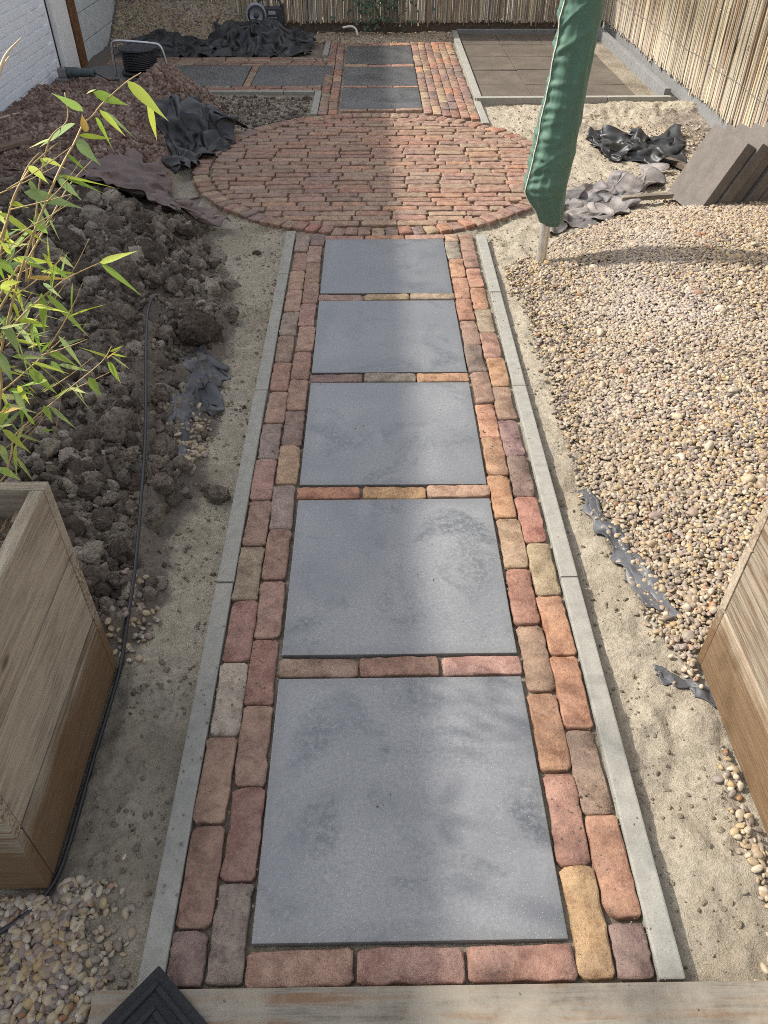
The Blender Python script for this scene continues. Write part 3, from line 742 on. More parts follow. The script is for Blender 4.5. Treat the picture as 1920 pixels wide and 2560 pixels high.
for k in range(12):
    z1 = 0.12 + k*0.215
    MB().box(-0.022, 0.008, 4.255, 5.85, z0+0.003, min(z1, HH)-0.003, 0.003).build('panel_board', M_PANEL, house); z0 = z1
    if z1 > HH: break
MB().box(-0.40, 0.06, -6.06, 5.95, HH+0.003, HH+0.09, 0.004).build('roof_edge', M_ROOF, house)

# ------------------------------------------------------------------ reed fences
def reed_fence(name, origin, direction, length, height_, label, density, base_mat, zb=0.10, seed=1, normal=1):
    root = empty(name, origin); tag(root, label, 'fence')
    r_ = random.Random(seed); d = Vector(direction).normalized(); nrm = Vector((d.y, -d.x, 0))*normal
    V = []; F = []; C = []
    pal = [(0.46, 0.38, 0.25), (0.40, 0.34, 0.24), (0.36, 0.33, 0.28), (0.30, 0.20, 0.13), (0.52, 0.45, 0.32), (0.24, 0.16, 0.11), (0.34, 0.27, 0.18), (0.44, 0.40, 0.33), (0.20, 0.16, 0.12)]
    n = int(length*density)
    for i in range(n):
        s = length*(i+r_.random())/n; rad = r_.uniform(0.0045, 0.0085); off = r_.uniform(0.0, 0.014)
        lean = r_.gauss(0, 0.010); bow = r_.gauss(0, 0.006); z0 = zb + abs(r_.gauss(0, 0.018)) - (0.03 if r_.random() < 0.06 else 0); z1 = height_ + r_.gauss(0, 0.03)
        col = r_.choice(pal); k = r_.uniform(0.6, 1.05); col = (col[0]*k, col[1]*k*0.98, col[2]*k*0.9); b = len(V)
        segs = 4; ns = 5
        for j in range(segs+1):
            t = j/segs; z = z0+(z1-z0)*t
            c = d*(s+lean*t+bow*math.sin(math.pi*t*2)) + nrm*(off+0.004*math.sin(3*t+i))
            for q in range(ns):
                a = 2*math.pi*q/ns
                V.append((c.x+(d.x*math.cos(a)+nrm.x*math.sin(a))*rad, c.y+(d.y*math.cos(a)+nrm.y*math.sin(a))*rad, z))
        for j in range(segs):
            for q in range(ns):
                F.append((b+j*ns+q, b+j*ns+(q+1) % ns, b+(j+1)*ns+(q+1) % ns, b+(j+1)*ns+q)); C.append(col)
        F.append(tuple(b+q for q in range(ns))); C.append(col); F.append(tuple(b+segs*ns+q for q in range(ns))); C.append(col)
    me = mesh_from('reed_screen', V, F, True)
    a = me.attributes.new('tint', 'FLOAT_COLOR', 'FACE'); a.data.foreach_set('color', np.array([(*c, 1) for c in C], np.float32).ravel())
    o = obj('reed_screen', me, M_REED, root); tag(o, None, None, None, 'stuff')
    rot = math.atan2(d.y, d.x); mtx = Matrix.Rotation(rot, 4, 'Z')
    sgn = -1*normal
    def bx(nm, x0, x1, y0, y1, z0, z1, m):
        MB().box(x0, x1, min(y0*sgn, y1*sgn), max(y0*sgn, y1*sgn), z0, z1, 0.004, mtx).build(nm, m, root)
    bx('base_board', 0, length, -0.045, -0.012, -0.2, zb+0.025, base_mat)
    for zr in (0.45, 1.1, 1.65): bx('rail', 0, length, -0.05, -0.012, zr, zr+0.06, M_BARK)
    k = 0.3
    while k < length: bx('post', k-0.035, k+0.035, -0.125, -0.055, -0.2, height_+0.03, M_BARK); k += 1.6
    for zr in (0.33, 0.9, 1.5):
        w = MB(); w.tube([Vector((d.x*t+nrm.x*0.024, d.y*t+nrm.y*0.024, zr+0.006*math.sin(t*9))) for t in np.linspace(0, length, 60)], 0.0014, 4)
        w.build('binding_wire', M_GREYM, root)
    return root
reed_fence('reed_fence', (-2.62, 8.60, 0), (1, 0, 0), 4.93, 1.85, 'brown reed screen fence behind the back path and the patio', 115, M_BARK, 0.06, 3, 1)
reed_fence('reed_fence', (2.31, 8.62, 0), (0, -1, 0), 8.6, 1.85, 'pale sunlit reed screen fence along the right side of the patio', 115, M_KERB2, 0.09, 5, 1)

# ------------------------------------------------------------------ planters
def planter(name, x0, y0, label, side_sign):
    S_, H_, T = 0.55, 0.58, 0.027
    root = empty(name, (x0+S_/2, y0+S_/2, 0)); tag(root, label, 'planter')
    z = [-0.02, 0.185, 0.385, H_]
    hs = S_/2
    for k in range(3):
        za, zb = z[k]+(0.002 if k else 0), z[k+1]-0.002
        for sx in (-1, 1):
            l = S_-2*T-0.004; h = zb-za
            me = MB().box(-l/2, l/2, -T/2, T/2, -h/2, h/2, 0.0025)
            me.build('side_plank', M_WOOD, root, False, (sx*(hs-T/2)+random.uniform(-0.003, 0.001)*sx, 0, (za+zb)/2), (0, random.gauss(0, 0.003), math.pi/2))
        for sy in (-1, 1):
            me = MB().box(-hs, hs, -T/2, T/2, -h/2, h/2, 0.0025)
            me.build('end_plank', M_WOOD, root, False, (0, sy*(hs-T/2)+random.gauss(0, 0.001), (za+zb)/2), (random.gauss(0, 0.003), 0, 0))
    for sx in (-1, 1):
        for sy in (-1, 1):
            MB().box(-0.02, 0.02, -0.02, 0.02, 0, H_-0.05, 0.002).build('corner_post', M_WOOD, root, False, (sx*(hs-T-0.022), sy*(hs-T-0.022), 0))
    n = 14; vs_ = []; fs = []
    for j in range(n+1):
        for i in range(n+1):
            x = -hs+T+0.001+(S_-2*T-0.002)*i/n; y = -hs+T+0.001+(S_-2*T-0.002)*j/n
            vs_.append((x, y, 0.505+0.02*mnoise.noise(Vector((x*9, y*9, x0*5)))))
    for j in range(n):
        for i in range(n): a = j*(n+1)+i; fs.append((a, a+1, a+n+2, a+n+1))
    obj('potting_soil', mesh_from('potting_soil', vs_, fs, True), M_CLOD, root)
    mb = MB()
    for _ in range(420):
        L = random.uniform(0.03, 0.09); w = random.uniform(0.004, 0.009)
        c = Vector((random.uniform(-hs+T+0.04, hs-T-0.04), random.uniform(-hs+T+0.04, hs-T-0.04), 0.518+random.random()*0.022))
        a = random.random()*6.28; u = Vector((math.cos(a), math.sin(a), random.gauss(0, 0.2))); v = Vector((-math.sin(a), math.cos(a), random.gauss(0, 0.4)))
        mb.add([c-u*L/2, c+v*w/2, c+u*L/2+Vector((0, 0, 0.006)), c-v*w/2], [(0, 1, 2, 3)])
    tag(mb.build('leaf_litter', M_DRY, root), None, None, None, 'stuff')
    return root
planter('wooden_planter', -1.262, 0.113, 'weathered wooden planter with bamboo beside the black cable on the left', 1)
planter('wooden_planter', 0.757, 0.117, 'bright sunlit wooden planter at the edge of the gravel on the right', -1)

# ------------------------------------------------------------------ cloth relaxed onto the relief
COVER = np.zeros((NYg, NXg), bool)
def cloth(name, corners, n, m, stretch, amp, mat, label, cat, seed, steps=60, group=None, freq=5.0, floor=0.004, lift=None, wob=0.05):
    g = np.random.default_rng(seed)
    c = [np.array(q, float) for q in corners]           # 4 corners (x, y)
    u, v = np.meshgrid(np.linspace(0, 1, n), np.linspace(0, 1, m))
    P2 = ((1-u)*(1-v))[..., None]*c[0] + (u*(1-v))[..., None]*c[1] + (u*v)[..., None]*c[2] + ((1-u)*v)[..., None]*c[3]
    edge = np.minimum(np.minimum(u, 1-u), np.minimum(v, 1-v))
    P2 = P2 + wob*np.stack([fbm(u*4+seed, v*4, 3, seed), fbm(u*4, v*4+seed, 3, seed+3)], -1)
    P2 = P2 + 0.09*np.stack([perlin(u*7, v*7+seed, seed+8), perlin(u*7+seed, v*7, seed+9)], -1)*(1-sstep(0, 0.25, edge))[..., None]*wob/0.05*0.7
    X = np.zeros((m, n, 3)); X[..., :2] = P2
    X[..., 2] = Hs(P2[..., 0], P2[..., 1]) + 0.01 + amp*np.maximum(billow(u*freq+seed*0.37+0.5*perlin(u*3, v*3, seed), v*freq*0.7+1.3, 2, seed+20)+0.15, 0)
    X[..., 2] += (lift(P2[..., 0], P2[..., 1]) if lift else 0)
    offs = [(0, 1, 1.0), (1, 0, 1.0), (1, 1, 0.7), (1, -1, 0.7), (0, 2, 0.25), (2, 0, 0.25)]
    def pair(A, dy, dx):
        h, w = A.shape[:2]
        if dx >= 0: return A[:h-dy, :w-dx], A[dy:, dx:]
        return A[:h-dy, -dx:], A[dy:, :w+dx]
    flat = np.zeros_like(X); flat[..., :2] = P2
    rest = []
    for dy, dx, k in offs:
        a, b = pair(flat, dy, dx); rest.append(np.linalg.norm(b-a, axis=-1)*stretch)
    V = np.zeros_like(X); dt = 0.016
    for s in range(steps):
        Xp = X.copy(); V[..., 2] -= 2.0*dt; V *= 0.9; X = X + V*dt
        for it in range(7):
            acc = np.zeros_like(X); cnt = np.zeros(X.shape[:2]+(1,))
            for (dy, dx, k), rl in zip(offs, rest):
                a, b = pair(X, dy, dx); d = b-a; L = np.linalg.norm(d, axis=-1)+1e-9
                e = (L-rl)/L
                e = np.where(e < 0, e*0.9, e)
                co = d*(0.5*k*e)[..., None]
                aa, ab = pair(acc, dy, dx); aa += co; ca, cb = pair(cnt, dy, dx); ca += k; ab -= co; cb += k
            X = X + acc/np.maximum(cnt, 1)*1.5
            h = Hs(X[..., 0], X[..., 1]) + floor; pen = X[..., 2] < h
            X[..., 2] = np.where(pen, h, X[..., 2])
        lock = (Xp[..., 2] < Hs(Xp[..., 0], Xp[..., 1]) + floor + 0.006)[..., None]
        X[..., :2] = np.where(lock, Xp[..., :2], X[..., :2])
        V = (X-Xp)/dt
        fr = (X[..., 2] < Hs(X[..., 0], X[..., 1]) + floor + 0.004)
        V[fr] *= 0.15
        sp = np.linalg.norm(V, axis=-1, keepdims=True); V = V*np.minimum(1, 1.2/np.maximum(sp, 1e-6))
    vs_ = X.reshape(-1, 3); fs = [(j*n+i, j*n+i+1, (j+1)*n+i+1, (j+1)*n+i) for j in range(m-1) for i in range(n-1)]
    ii = np.clip(((vs_[:, 0]-GX0)/STEP).round().astype(int), 1, NXg-2); jj = np.clip(((vs_[:, 1]-GY0)/STEP).round().astype(int), 1, NYg-2)
    for a in (-1, 0, 1):
        for c_ in (-1, 0, 1): COVER[jj+a, ii+c_] = True
    me = mesh_from(name, vs_, fs, True)
    o = obj(name, me, mat)
    md = o.modifiers.new('soft', 'SUBSURF'); md.levels = 1; md.render_levels = 1
    md = o.modifiers.new('thick', 'SOLIDIFY'); md.thickness = 0.0025; md.offset = 0
    return tag(o, label, cat, group)

cloth('tarpaulin', [(-1.22, 4.20), (-1.02, 4.70), (-0.95, 5.25), (-1.50, 5.02)], 44, 44, 1.35, 0.16, M_BLACKF, 'shiny black tarpaulin crumpled against the left edge of the round terrace', 'tarpaulin', 3, 26, None, 4.5,
      lift=lambda x, y: 0.22*np.exp(-((x+1.2)/0.2)**2-((y-5.02)/0.2)**2))
cloth('tarpaulin', [(-1.98, 3.72), (-1.20, 3.42), (-0.80, 3.42), (-1.45, 4.30)], 56, 40, 1.28, 0.15, M_BROWNF, 'dusty brown tarpaulin lying on the soil heap behind the bamboo', 'tarpaulin', 7, 26, None, 4.0, 0.05)
cloth('tarpaulin', [(1.38, 4.62), (1.86, 4.38), (2.02, 5.00), (1.42, 5.06)], 48, 42, 1.4, 0.14, M_BLACKF, 'black tarpaulin crumpled on the sand in front of the patio kerb', 'tarpaulin', 12, 26, None, 5.0)
cloth('tarpaulin', [(0.86, 3.42), (1.34, 3.66), (1.72, 4.40), (1.08, 4.00)], 44, 46, 1.32, 0.14, M_GREYF, 'dusty grey tarpaulin between the parasol and the leaning tiles', 'tarpaulin', 15, 26, None, 4.5)
cloth('tarpaulin', [(-1.62, 7.45), (-0.66, 7.50), (-0.62, 8.18), (-1.55, 8.32)], 60, 44, 1.32, 0.13, M_BLACKF, 'black tarpaulin heaped up in front of the radio', 'tarpaulin', 21, 26, None, 5.5,
      lift=lambda x, y: 0.10*np.exp(-((x+1.4)/0.25)**2-((y-8.1)/0.2)**2))
cloth('tarpaulin', [(-2.42, 7.50), (-1.55, 7.42), (-1.50, 8.00), (-2.30, 8.12)], 50, 36, 1.25, 0.12, M_BLACKF, 'dark tarpaulin spread behind the cable reel beside the gravel heap', 'tarpaulin', 25, 26, None, 4.0)
cloth('ground_cloth', [(0.575, 1.31), (0.625, 1.31), (0.745, 0.80), (0.655, 0.83)], 10, 46, 1.15, 0.03, M_MESHF, 'grey strip of woven root cloth at the gravel edge', 'cloth', 31, 30, None, 2.5, 0.012, wob=0.02)
cloth('ground_cloth', [(-0.77, 2.10), (-0.64, 2.08), (-0.62, 1.74), (-0.74, 1.62)], 26, 34, 1.2, 0.08, M_MESHF, 'torn dark root cloth hanging out of the soil on the left', 'cloth', 35, 40, None, 3.5)
cloth('ground_cloth', [(-0.715, 1.66), (-0.68, 1.66), (-0.665, 1.42), (-0.69, 1.42)], 8, 24, 1.15, 0.04, M_MESHF, 'narrow strip of dark cloth beside the white pebbles on the left', 'cloth', 37, 30, None, 2.5, wob=0.015)
cloth('ground_cloth', [(0.64, 0.635), (0.65, 0.60), (0.80, 0.50), (0.80, 0.56)], 10, 30, 1.15, 0.03, M_MESHF, 'dark scrap of cloth running under the right planter', 'cloth', 39, 30, None, 2.5, wob=0.015)

# ------------------------------------------------------------------ parasol in its cover
par = empty('parasol', (0.742, 3.0, float(Hs(0.742, 3.0)))); tag(par, 'closed parasol in a long green zipped cover standing in the gravel', 'parasol')
PB = Vector(par.location)
zs_ax = [(-0.2, 0.742), (0.195, 0.766), (0.25, 0.750), (0.30, 0.729), (0.34, 0.718), (0.48, 0.732), (0.75, 0.748), (1.05, 0.762), (1.6, 0.79), (2.2, 0.82)]
def ax(z): return float(np.interp(z, [a for a, _ in zs_ax], [b for _, b in zs_ax]))
MB().tube([(0.744-PB.x, 0, -0.25), (0.744-PB.x, 0, 0), (0.742-PB.x, 0, 0.3-PB.z), (ax(2.2)-PB.x, 0, 2.15)], 0.0235, 20).build('pole', M_POLE, par, True)
nz, na = 330, 104; V = []; F = []
thS = math.atan2(-0.42, -0.90)
rp = [(0.195, 0.046), (0.205, 0.055), (0.25, 0.066), (0.30, 0.083), (0.34, 0.094), (0.48, 0.093), (0.75, 0.079), (1.05, 0.081), (1.5, 0.083), (1.95, 0.065), (2.15, 0.03), (2.2, 0.018)]
rf = random.Random(4); folds = []; zq = 0.33
while zq < 2.1:
    folds.append((zq, rf.uniform(-0.055, 0.055), rf.uniform(0.007, 0.015), rf.uniform(0.55, 1.2), rf.uniform(0.014, 0.026))); zq += rf.uniform(0.026, 0.05)
for i in range(nz+1):
    t = i/nz
    for k in range(na):
        a = 2*math.pi*k/na
        da = (a-thS+math.pi) % (2*math.pi) - math.pi
        z = 0.195 + 2.005*t + 0.012*math.cos(a-2.0)*(1-t)**6
        r_ = float(np.interp(z, [q for q, _ in rp], [q for _, q in rp]))
        puck = 0.0
        for zj, sl, am, sp, hh in folds:
            dz = abs(z-zj-sl*abs(da)*(1 if da > 0 else 0.6)-0.03*abs(da))
            if dz < hh: puck = max(puck, am*(1-dz/hh)*math.exp(-(da/sp)**2))
        puck -= 0.006*math.exp(-(da/0.7)**2)
        puck *= 1-0.85*math.exp(-(da/0.13)**2)
        puck *= float(sstep(0.27, 0.36, np.array(z)))
        seam = 0.008*math.exp(-(da/0.08)**2)
        d1 = 0.008*mnoise.noise(Vector((math.cos(a)*1.8, math.sin(a)*1.8, z*4.0)))
        d2 = 0.006*(1-2*abs(mnoise.noise(Vector((math.cos(a)*2.4+z*3, math.sin(a)*2.4, z*8+4)))))
        rr = r_+puck+seam+(d1+d2)*min(1, r_/0.08)
        V.append((ax(z)-PB.x+rr*math.cos(a), rr*math.sin(a)*0.92, z-PB.z))
for i in range(nz):
    for k in range(na): F.append((i*na+k, i*na+(k+1) % na, (i+1)*na+(k+1) % na, (i+1)*na+k))
F.append(tuple(range(na-1, -1, -1)))
cov = obj('cover', mesh_from('cover', V, F, True), M_COVER, par)
kz = int(round((thS % (2*math.pi))/(2*math.pi)*na)) % na
zp = [Vector(V[i*na+kz])*1.0 + Vector((math.cos(thS), math.sin(thS), 0))*0.002 for i in range(0, nz-8)]
MB().tube(zp, 0.0024, 5).build('zip', M_WPIPE, cov, True)

# ------------------------------------------------------------------ stack of leaning tiles
TH = R(-81.0); AL = R(63.0)
bdir = Vector((math.cos(TH), math.sin(TH), 0)); ndir = Vector((-bdir.y, bdir.x, 0))
udir = ndir*math.cos(AL) + Vector((0, 0, math.sin(AL))); fdir = bdir.cross(udir).normalized()
if fdir.x > 0: fdir = -fdir
ordn = ['front', 'second', 'third', 'fourth', 'rearmost']
for k in range(6):
    base = Vector((1.625, 3.886, 0.05)) - udir*0.045 + ndir*(0.074*k) + bdir*(0.014*math.sin(k*2.3)+0.004*k)
    cen = base + bdir*0.175 + udir*0.20 - fdir*0.0275
    mb = MB(); 
    mtx = Matrix((bdir, udir, fdir)).transposed().to_4x4()
    mb.box(-0.175, 0.175, -0.20, 0.20, -0.030, 0.030, 0.003, mtx)
    o = mb.build('concrete_tile', M_STACK, None, False, cen)
    lab = ['grey concrete tile with its whole face showing, front of the leaning stack', 'second tile from the front of the leaning grey stack', 'third tile from the front of the leaning grey stack',
           'fourth tile from the front of the leaning grey stack', 'fifth tile from the front of the leaning grey stack', 'rearmost leaning grey tile, nearest the right reed fence'][k]
    tag(o, lab, 'tile', 'concrete tiles leaning by the fence')

# ------------------------------------------------------------------ cable reel, grinder, radio
REEL = Vector((-1.99, 6.78, 0.012))
reel = empty('cable_reel', REEL); tag(reel, 'black cable reel with a bent steel tube handle beside the wall', 'cable reel')
MB().lathe([(0.165, 0.0), (0.165, 0.012), (0.155, 0.016)], 40).build('lower_flange', M_PLASTIC, reel)
MB().lathe([(0.155, 0.165), (0.16, 0.17), (0.158, 0.182), (0.12, 0.186)], 40).build('upper_flange', M_PLASTIC, reel)
MB().lathe([(0.07, 0.016), (0.07, 0.165)], 24).build('drum', M_PLASTIC, reel)
w = MB()
for lay, rad in ((0, 0.105), (1, 0.120), (2, 0.134)):
    pts = []
    turns = 11
    for i in range(turns*20+1):
        a = 2*math.pi*i/20; t = i/(turns*20)
        pts.append((math.cos(a)*(rad+0.004*mnoise.noise(Vector((i*0.07, lay, 0)))), math.sin(a)*rad, 0.024+0.134*t + 0.012*math.sin(a+lay)*math.sin(math.pi*t)))
    w.tube(pts, 0.0068, 6)
w.build('cable_winding', M_CABLE, reel, True)
hl, hr = -0.195, 0.215
hp = smooth_path([(hl-0.012, -0.06, -0.02), (hl-0.005, -0.06, 0.10), (hl, -0.06, 0.185), (hl+0.012, -0.06, 0.222), (hl+0.05, -0.06, 0.236), (0.0, -0.055, 0.228), (hr-0.05, -0.05, 0.212),
                  (hr-0.015, -0.05, 0.192), (hr, -0.05, 0.155), (hr+0.012, -0.05, 0.07), (hr+0.016, -0.05, -0.02)], 5)
MB().tube(hp, 0.0105, 12).build('handle', M_STEEL, reel, True)

gp = at_y(150, 158, 6.35)
gz = float(Hs(gp.x, gp.y)); gr = empty('angle_grinder', (gp.x, gp.y, gz+0.018), R(-8)); tag(gr, 'dusty angle grinder lying on the soil against the white wall', 'angle grinder')
RX = Matrix.Rotation(math.pi/2, 4, 'Y')
MB().lathe([(0.030, -0.02), (0.036, 0.0), (0.036, 0.07), (0.030, 0.10), (0.029, 0.17), (0.032, 0.195), (0.028, 0.205)], 20, Matrix.Translation((0, 0, 0.055)) @ RX).build('motor_body', M_GPLASTIC, gr, True)
MB().box(-0.085, -0.012, -0.036, 0.036, 0.018, 0.085, 0.012).build('gear_head', M_GREYM, gr)
MB().lathe([(0.066, 0.0), (0.068, 0.006), (0.068, 0.024), (0.05, 0.030)], 28, Matrix.Translation((-0.055, 0, -0.012))).build('wheel_guard', M_GREYM, gr)
for k in range(4): MB().box(-0.078+k*0.016, -0.068+k*0.016, -0.020, 0.020, 0.083, 0.088, 0.001).build('vent_slot', M_PLASTIC if k % 2 else M_SILVER, gr)
MB().tube([(0.205, 0, 0.055), (0.24, 0.01, 0.04), (0.30, 0.03, 0.0), (0.36, 0.10, -0.01)], 0.005, 6).build('power_lead', M_CABLE, gr, True)

rz_ = float(Hs(-1.10, 8.36)) + 0.015
radio = empty('radio', (-1.10, 8.36, max(rz_, 0.075)), R(4)); tag(radio, 'dark site radio with one big round speaker on the heaped tarpaulin', 'radio')
MB().box(-0.055, 0.165, -0.05, 0.05, 0.0, 0.165, 0.012).build('body', M_PLASTIC, radio)
RY = Matrix.Rotation(math.pi/2, 4, 'X')
MB().lathe([(0.098, -0.05), (0.102, -0.045), (0.102, 0.052), (0.096, 0.062), (0.086, 0.062), (0.084, 0.054)], 36, Matrix.Translation((-0.085, 0, 0.10)) @ RY).build('speaker_ring', M_SILVER, radio, True)
MB().lathe([(0.083, 0.05), (0.080, 0.056), (0.03, 0.050), (0.022, 0.060), (0.0, 0.064)], 36, Matrix.Translation((-0.085, 0, 0.10)) @ RY).build('speaker_cone', M_PLASTIC, radio, True)
MB().box(0.035, 0.105, -0.056, -0.049, 0.105, 0.135, 0.002).build('display', M_SILVER, radio)
for k in range(3): MB().box(0.03+k*0.03, 0.052+k*0.03, -0.056, -0.049, 0.075, 0.083, 0.001).build('button', M_SILVER, radio)
for j in range(2):
    for k in range(5): MB().box(0.025+k*0.018, 0.036+k*0.018, -0.056, -0.049, 0.030+j*0.020, 0.042+j*0.020, 0.001).build('button', M_SILVER, radio)
MB().box(0.170, 0.190, -0.03, 0.03, -0.01, 0.19, 0.006).build('side_bar', M_PLASTIC, radio)
MB().tube(smooth_path([(-0.06, 0, 0.16), (-0.05, 0, 0.215), (0.0, 0, 0.225), (0.10, 0, 0.225), (0.15, 0, 0.215), (0.16, 0, 0.16)], 4), 0.009, 8).build('handle', M_PLASTIC, radio, True)

# ------------------------------------------------------------------ door mat
mc = Vector((-0.452, -0.045, 0.0)); mat_r = empty('door_mat', (mc.x, mc.y, 0.028), R(-135+3)); tag(mat_r, 'black rubber door mat with ridged pattern on the step', 'door mat')
MB().box(0, 0.42, -0.0, 0.62, 0.0, 0.010, 0.003).build('mat_base', M_RUBBER, mat_r)
for k in range(7):
    i0 = 0.018+k*0.027; wv = 0.010
    mb = MB(); x0, x1, y0, y1 = i0, 0.42-i0, i0, 0.62-i0
    if x1-x0 < 0.03: break
    mb.box(x0, x1, y0, y0+wv, 0.009, 0.016, 0.002); mb.box(x0, x1, y1-wv, y1, 0.009, 0.016, 0.002)
    mb.box(x0, x0+wv, y0+wv+0.001, y1-wv-0.001, 0.009, 0.0162, 0.002); mb.box(x1-wv, x1, y0+wv+0.001, y1-wv-0.001, 0.009, 0.0162, 0.002)
    mb.build('ridge', M_RUBBER, mat_r)

# ------------------------------------------------------------------ black cable on the ground
cp = [hit(343, 632, 0.0), hit(330, 648, 0.03), hit(318, 672, 0.045), hit(315, 760, 0.05), hit(315, 860, 0.05), hit(313, 960, 0.05), hit(306, 1060, 0.05), hit(298, 1160, 0.045),
      hit(288, 1260, 0.035), hit(268, 1350, 0.02), hit(245, 1440, 0.010), hit(222, 1530, 0.008), hit(195, 1640, 0.008), hit(168, 1760, 0.008), hit(138, 1870, 0.008), hit(95, 1940, 0.010), hit(45, 1985, 0.012), hit(-40, 2040, 0.012)]
for p in cp[9:15]: p.x = max(p.x, -0.702)
cp[0].z -= 0.03
cpts = smooth_path(cp, 8)
for p in cpts: p.z = max(p.z, float(Hs(p.x, p.y))+0.006)
cpts = [Vector(np.mean([cpts[max(0, min(len(cpts)-1, i+j))] for j in range(-4, 5)], axis=0)) for i in range(len(cpts))]
cab = MB().tube(cpts, 0.0052, 8).build('power_cable', M_CABLE, None, True)
tag(cab, 'black cable running over the soil and along the foot of the left planter', 'cable')

# ------------------------------------------------------------------ loose boards, sticks, pipe, shard
def stick(name, pts, r_, mat, label, cat, group=None, n=6):
    return tag(MB().tube(smooth_path(pts, 4), r_, n).build(name, mat, None, True), label, cat, group)
def board(name, a, b, w, t, mat, label, cat):
    a = Vector(a); b = Vector(b); d = b-a; L = d.length; o = MB().box(0, L, -w/2, w/2, 0, t, 0.003).build(name, mat)
    o.location = a; o.rotation_euler = d.to_track_quat('X', 'Z').to_euler(); return tag(o, label, cat)
h0, h1 = hit(-30, 342), hit(72, 312); board('loose_board', h0+Vector((0, 0, 0.02)), h1+Vector((0, 0, 0.02)), 0.07, 0.022, M_STICK, 'narrow brown board on the reddish soil near the white wall', 'board')
h0, h1 = hit(-30, 412), hit(92, 388); board('loose_board', h0+Vector((0, 0, 0.02)), h1+Vector((0, 0, 0.015)), 0.06, 0.02, M_STICK, 'second brown board half hidden behind the bamboo leaves', 'board')
h0, h1 = hit(1340, 438, 0.02), hit(1482, 428, 0.03); board('timber_batten', h0+Vector((0, 0, 0.01)), h1+Vector((0, 0, 0.01)), 0.04, 0.025, M_STEP, 'pale batten at the top edge of the gravel below the leaning tiles', 'batten')
h0, h1 = hit(1440, 350, 0.02), hit(1492, 372, 0.02); board('timber_batten', h0, h1, 0.04, 0.03, M_BARK, 'dark batten sticking out of the black tarpaulin on the right', 'batten')
p0 = at_y(740, 60, 8.42); p1 = at_y(757, 57, 8.42); p2 = at_y(768, 62, 8.40); p3 = at_y(773, 77, 8.36)
stick('bent_pipe', [p0, p1, p2, p3], 0.011, M_WPIPE, 'pale bent pipe in front of the back fence', 'pipe', None, 8)
stick('thin_branch', [at_y(690, 69, 8.40), at_y(715, 68, 8.41), at_y(740, 60, 8.42)], 0.006, M_BARK, 'thin dark twig beside the bent pipe', 'twig')
def twig(pa, pb, r_, label, mat=M_STRAW, sag=0.006):
    a, b = hit(*pa, 0.006), hit(*pb, 0.006); m_ = (a+b)/2; m_.z = float(Hs(m_.x, m_.y))+0.008+sag
    for q in (a, b): q.z = float(Hs(q.x, q.y))+0.006
    stick('dry_twig', [a, m_, b], r_, mat, label, 'twig')
twig((0, 258), (70, 243), 0.008, 'pale twig on the reddish soil at the left edge')
def sliver(pa, pb, label):
    a, b = hit(*pa, 0.004), hit(*pb, 0.004); d = b-a; L = d.length; n = 8; vs_ = []; fs = []
    for i in range(n+1):
        t = i/n; w = 0.0042*math.sin(math.pi*min(1, 0.06+t*0.94))**0.7
        vs_ += [(t*L, -w, 0.001), (t*L, 0, 0.0028), (t*L, w, 0.001), (t*L, 0, 0.0)]
    for i in range(n):
        for q in range(4): fs.append((i*4+q, i*4+(q+1) % 4, i*4+4+(q+1) % 4, i*4+4+q))
    o = obj('straw_sliver', mesh_from('straw_sliver', vs_, fs), M_STRAW); o.location = a; o.rotation_euler = d.to_track_quat('X', 'Z').to_euler(); tag(o, label, 'straw')
sliver((258, 1869), (273, 1843), 'short straw sliver on the sand by the left planter, lower one')
sliver((280, 1840), (298, 1822), 'short straw sliver on the sand by the left planter, upper one')
twig((1350, 1250), (1470, 1345), 0.0022, 'thin brown stem across the pebbles by the right planter', M_STICK)
s_ = hit(1512, 1318, 0.01)
mb = MB().box(-0.034, 0.034, -0.016, 0.016, -0.007, 0.008, 0.004)
mb.v = [(x + (0.012 if y > 0 else -0.004)*(1 if x > 0 else -0.5), y*(1.0-0.4*abs(x)/0.034), z+x*0.12) for x, y, z in mb.v]
sh = mb.build('brick_shard', M_SHARD, None, False, s_, (0.15, -0.1, 0.25)); tag(sh, 'flat orange brick shard lying on the pebbles beside the right planter', 'shard')

# ------------------------------------------------------------------ bamboo
bam = empty('bamboo_plant', (-0.95, 0.45, 0.46)); tag(bam, 'bamboo with yellow green leaves leaning out of the left planter', 'bamboo')
BO = Vector(bam.location)
def leaf_mesh(k):
    r_ = random.Random(50+k); n = 9; vs_ = []; fs = []; drop = r_.uniform(0.03, 0.16); tw = r_.uniform(-0.5, 0.5); sd = r_.uniform(-0.05, 0.05)
    for i in range(n+1):
        t = i/n; w = 0.5*(math.sin(math.pi*min(1, t**0.60))**1.25)*(1-0.25*t) if 0 < t < 1 else 0.0
        if t < 0.05: w = 0.03
        z = -drop*(t*t-t*0.35); y0 = sd*math.sin(math.pi*t); a = tw*t
        for s, fz in ((-1, 0.16), (0, 0.0), (1, 0.16)):
            yy = s*w; zz = abs(s)*w*fz
            vs_.append((t, y0+yy*math.cos(a)-zz*math.sin(a), z + yy*math.sin(a)+zz*math.cos(a)))
    # y and z of the blade are in units of the leaf width; z droop in units of length is applied through scale
    for i in range(n):
        for q in range(2): b = i*3+q; fs.append((b, b+1, b+4, b+3))
    me = mesh_from('leaf', vs_, fs, True); me.materials.append(M_LEAF); return me
LV = [leaf_mesh(k) for k in range(10)]
LC = dict(y=(0.50, 0.57, 0.06), g=(0.27, 0.42, 0.05), s=(0.27, 0.37, 0.15), o=(0.58, 0.36, 0.10), p=(0.56, 0.57, 0.24))
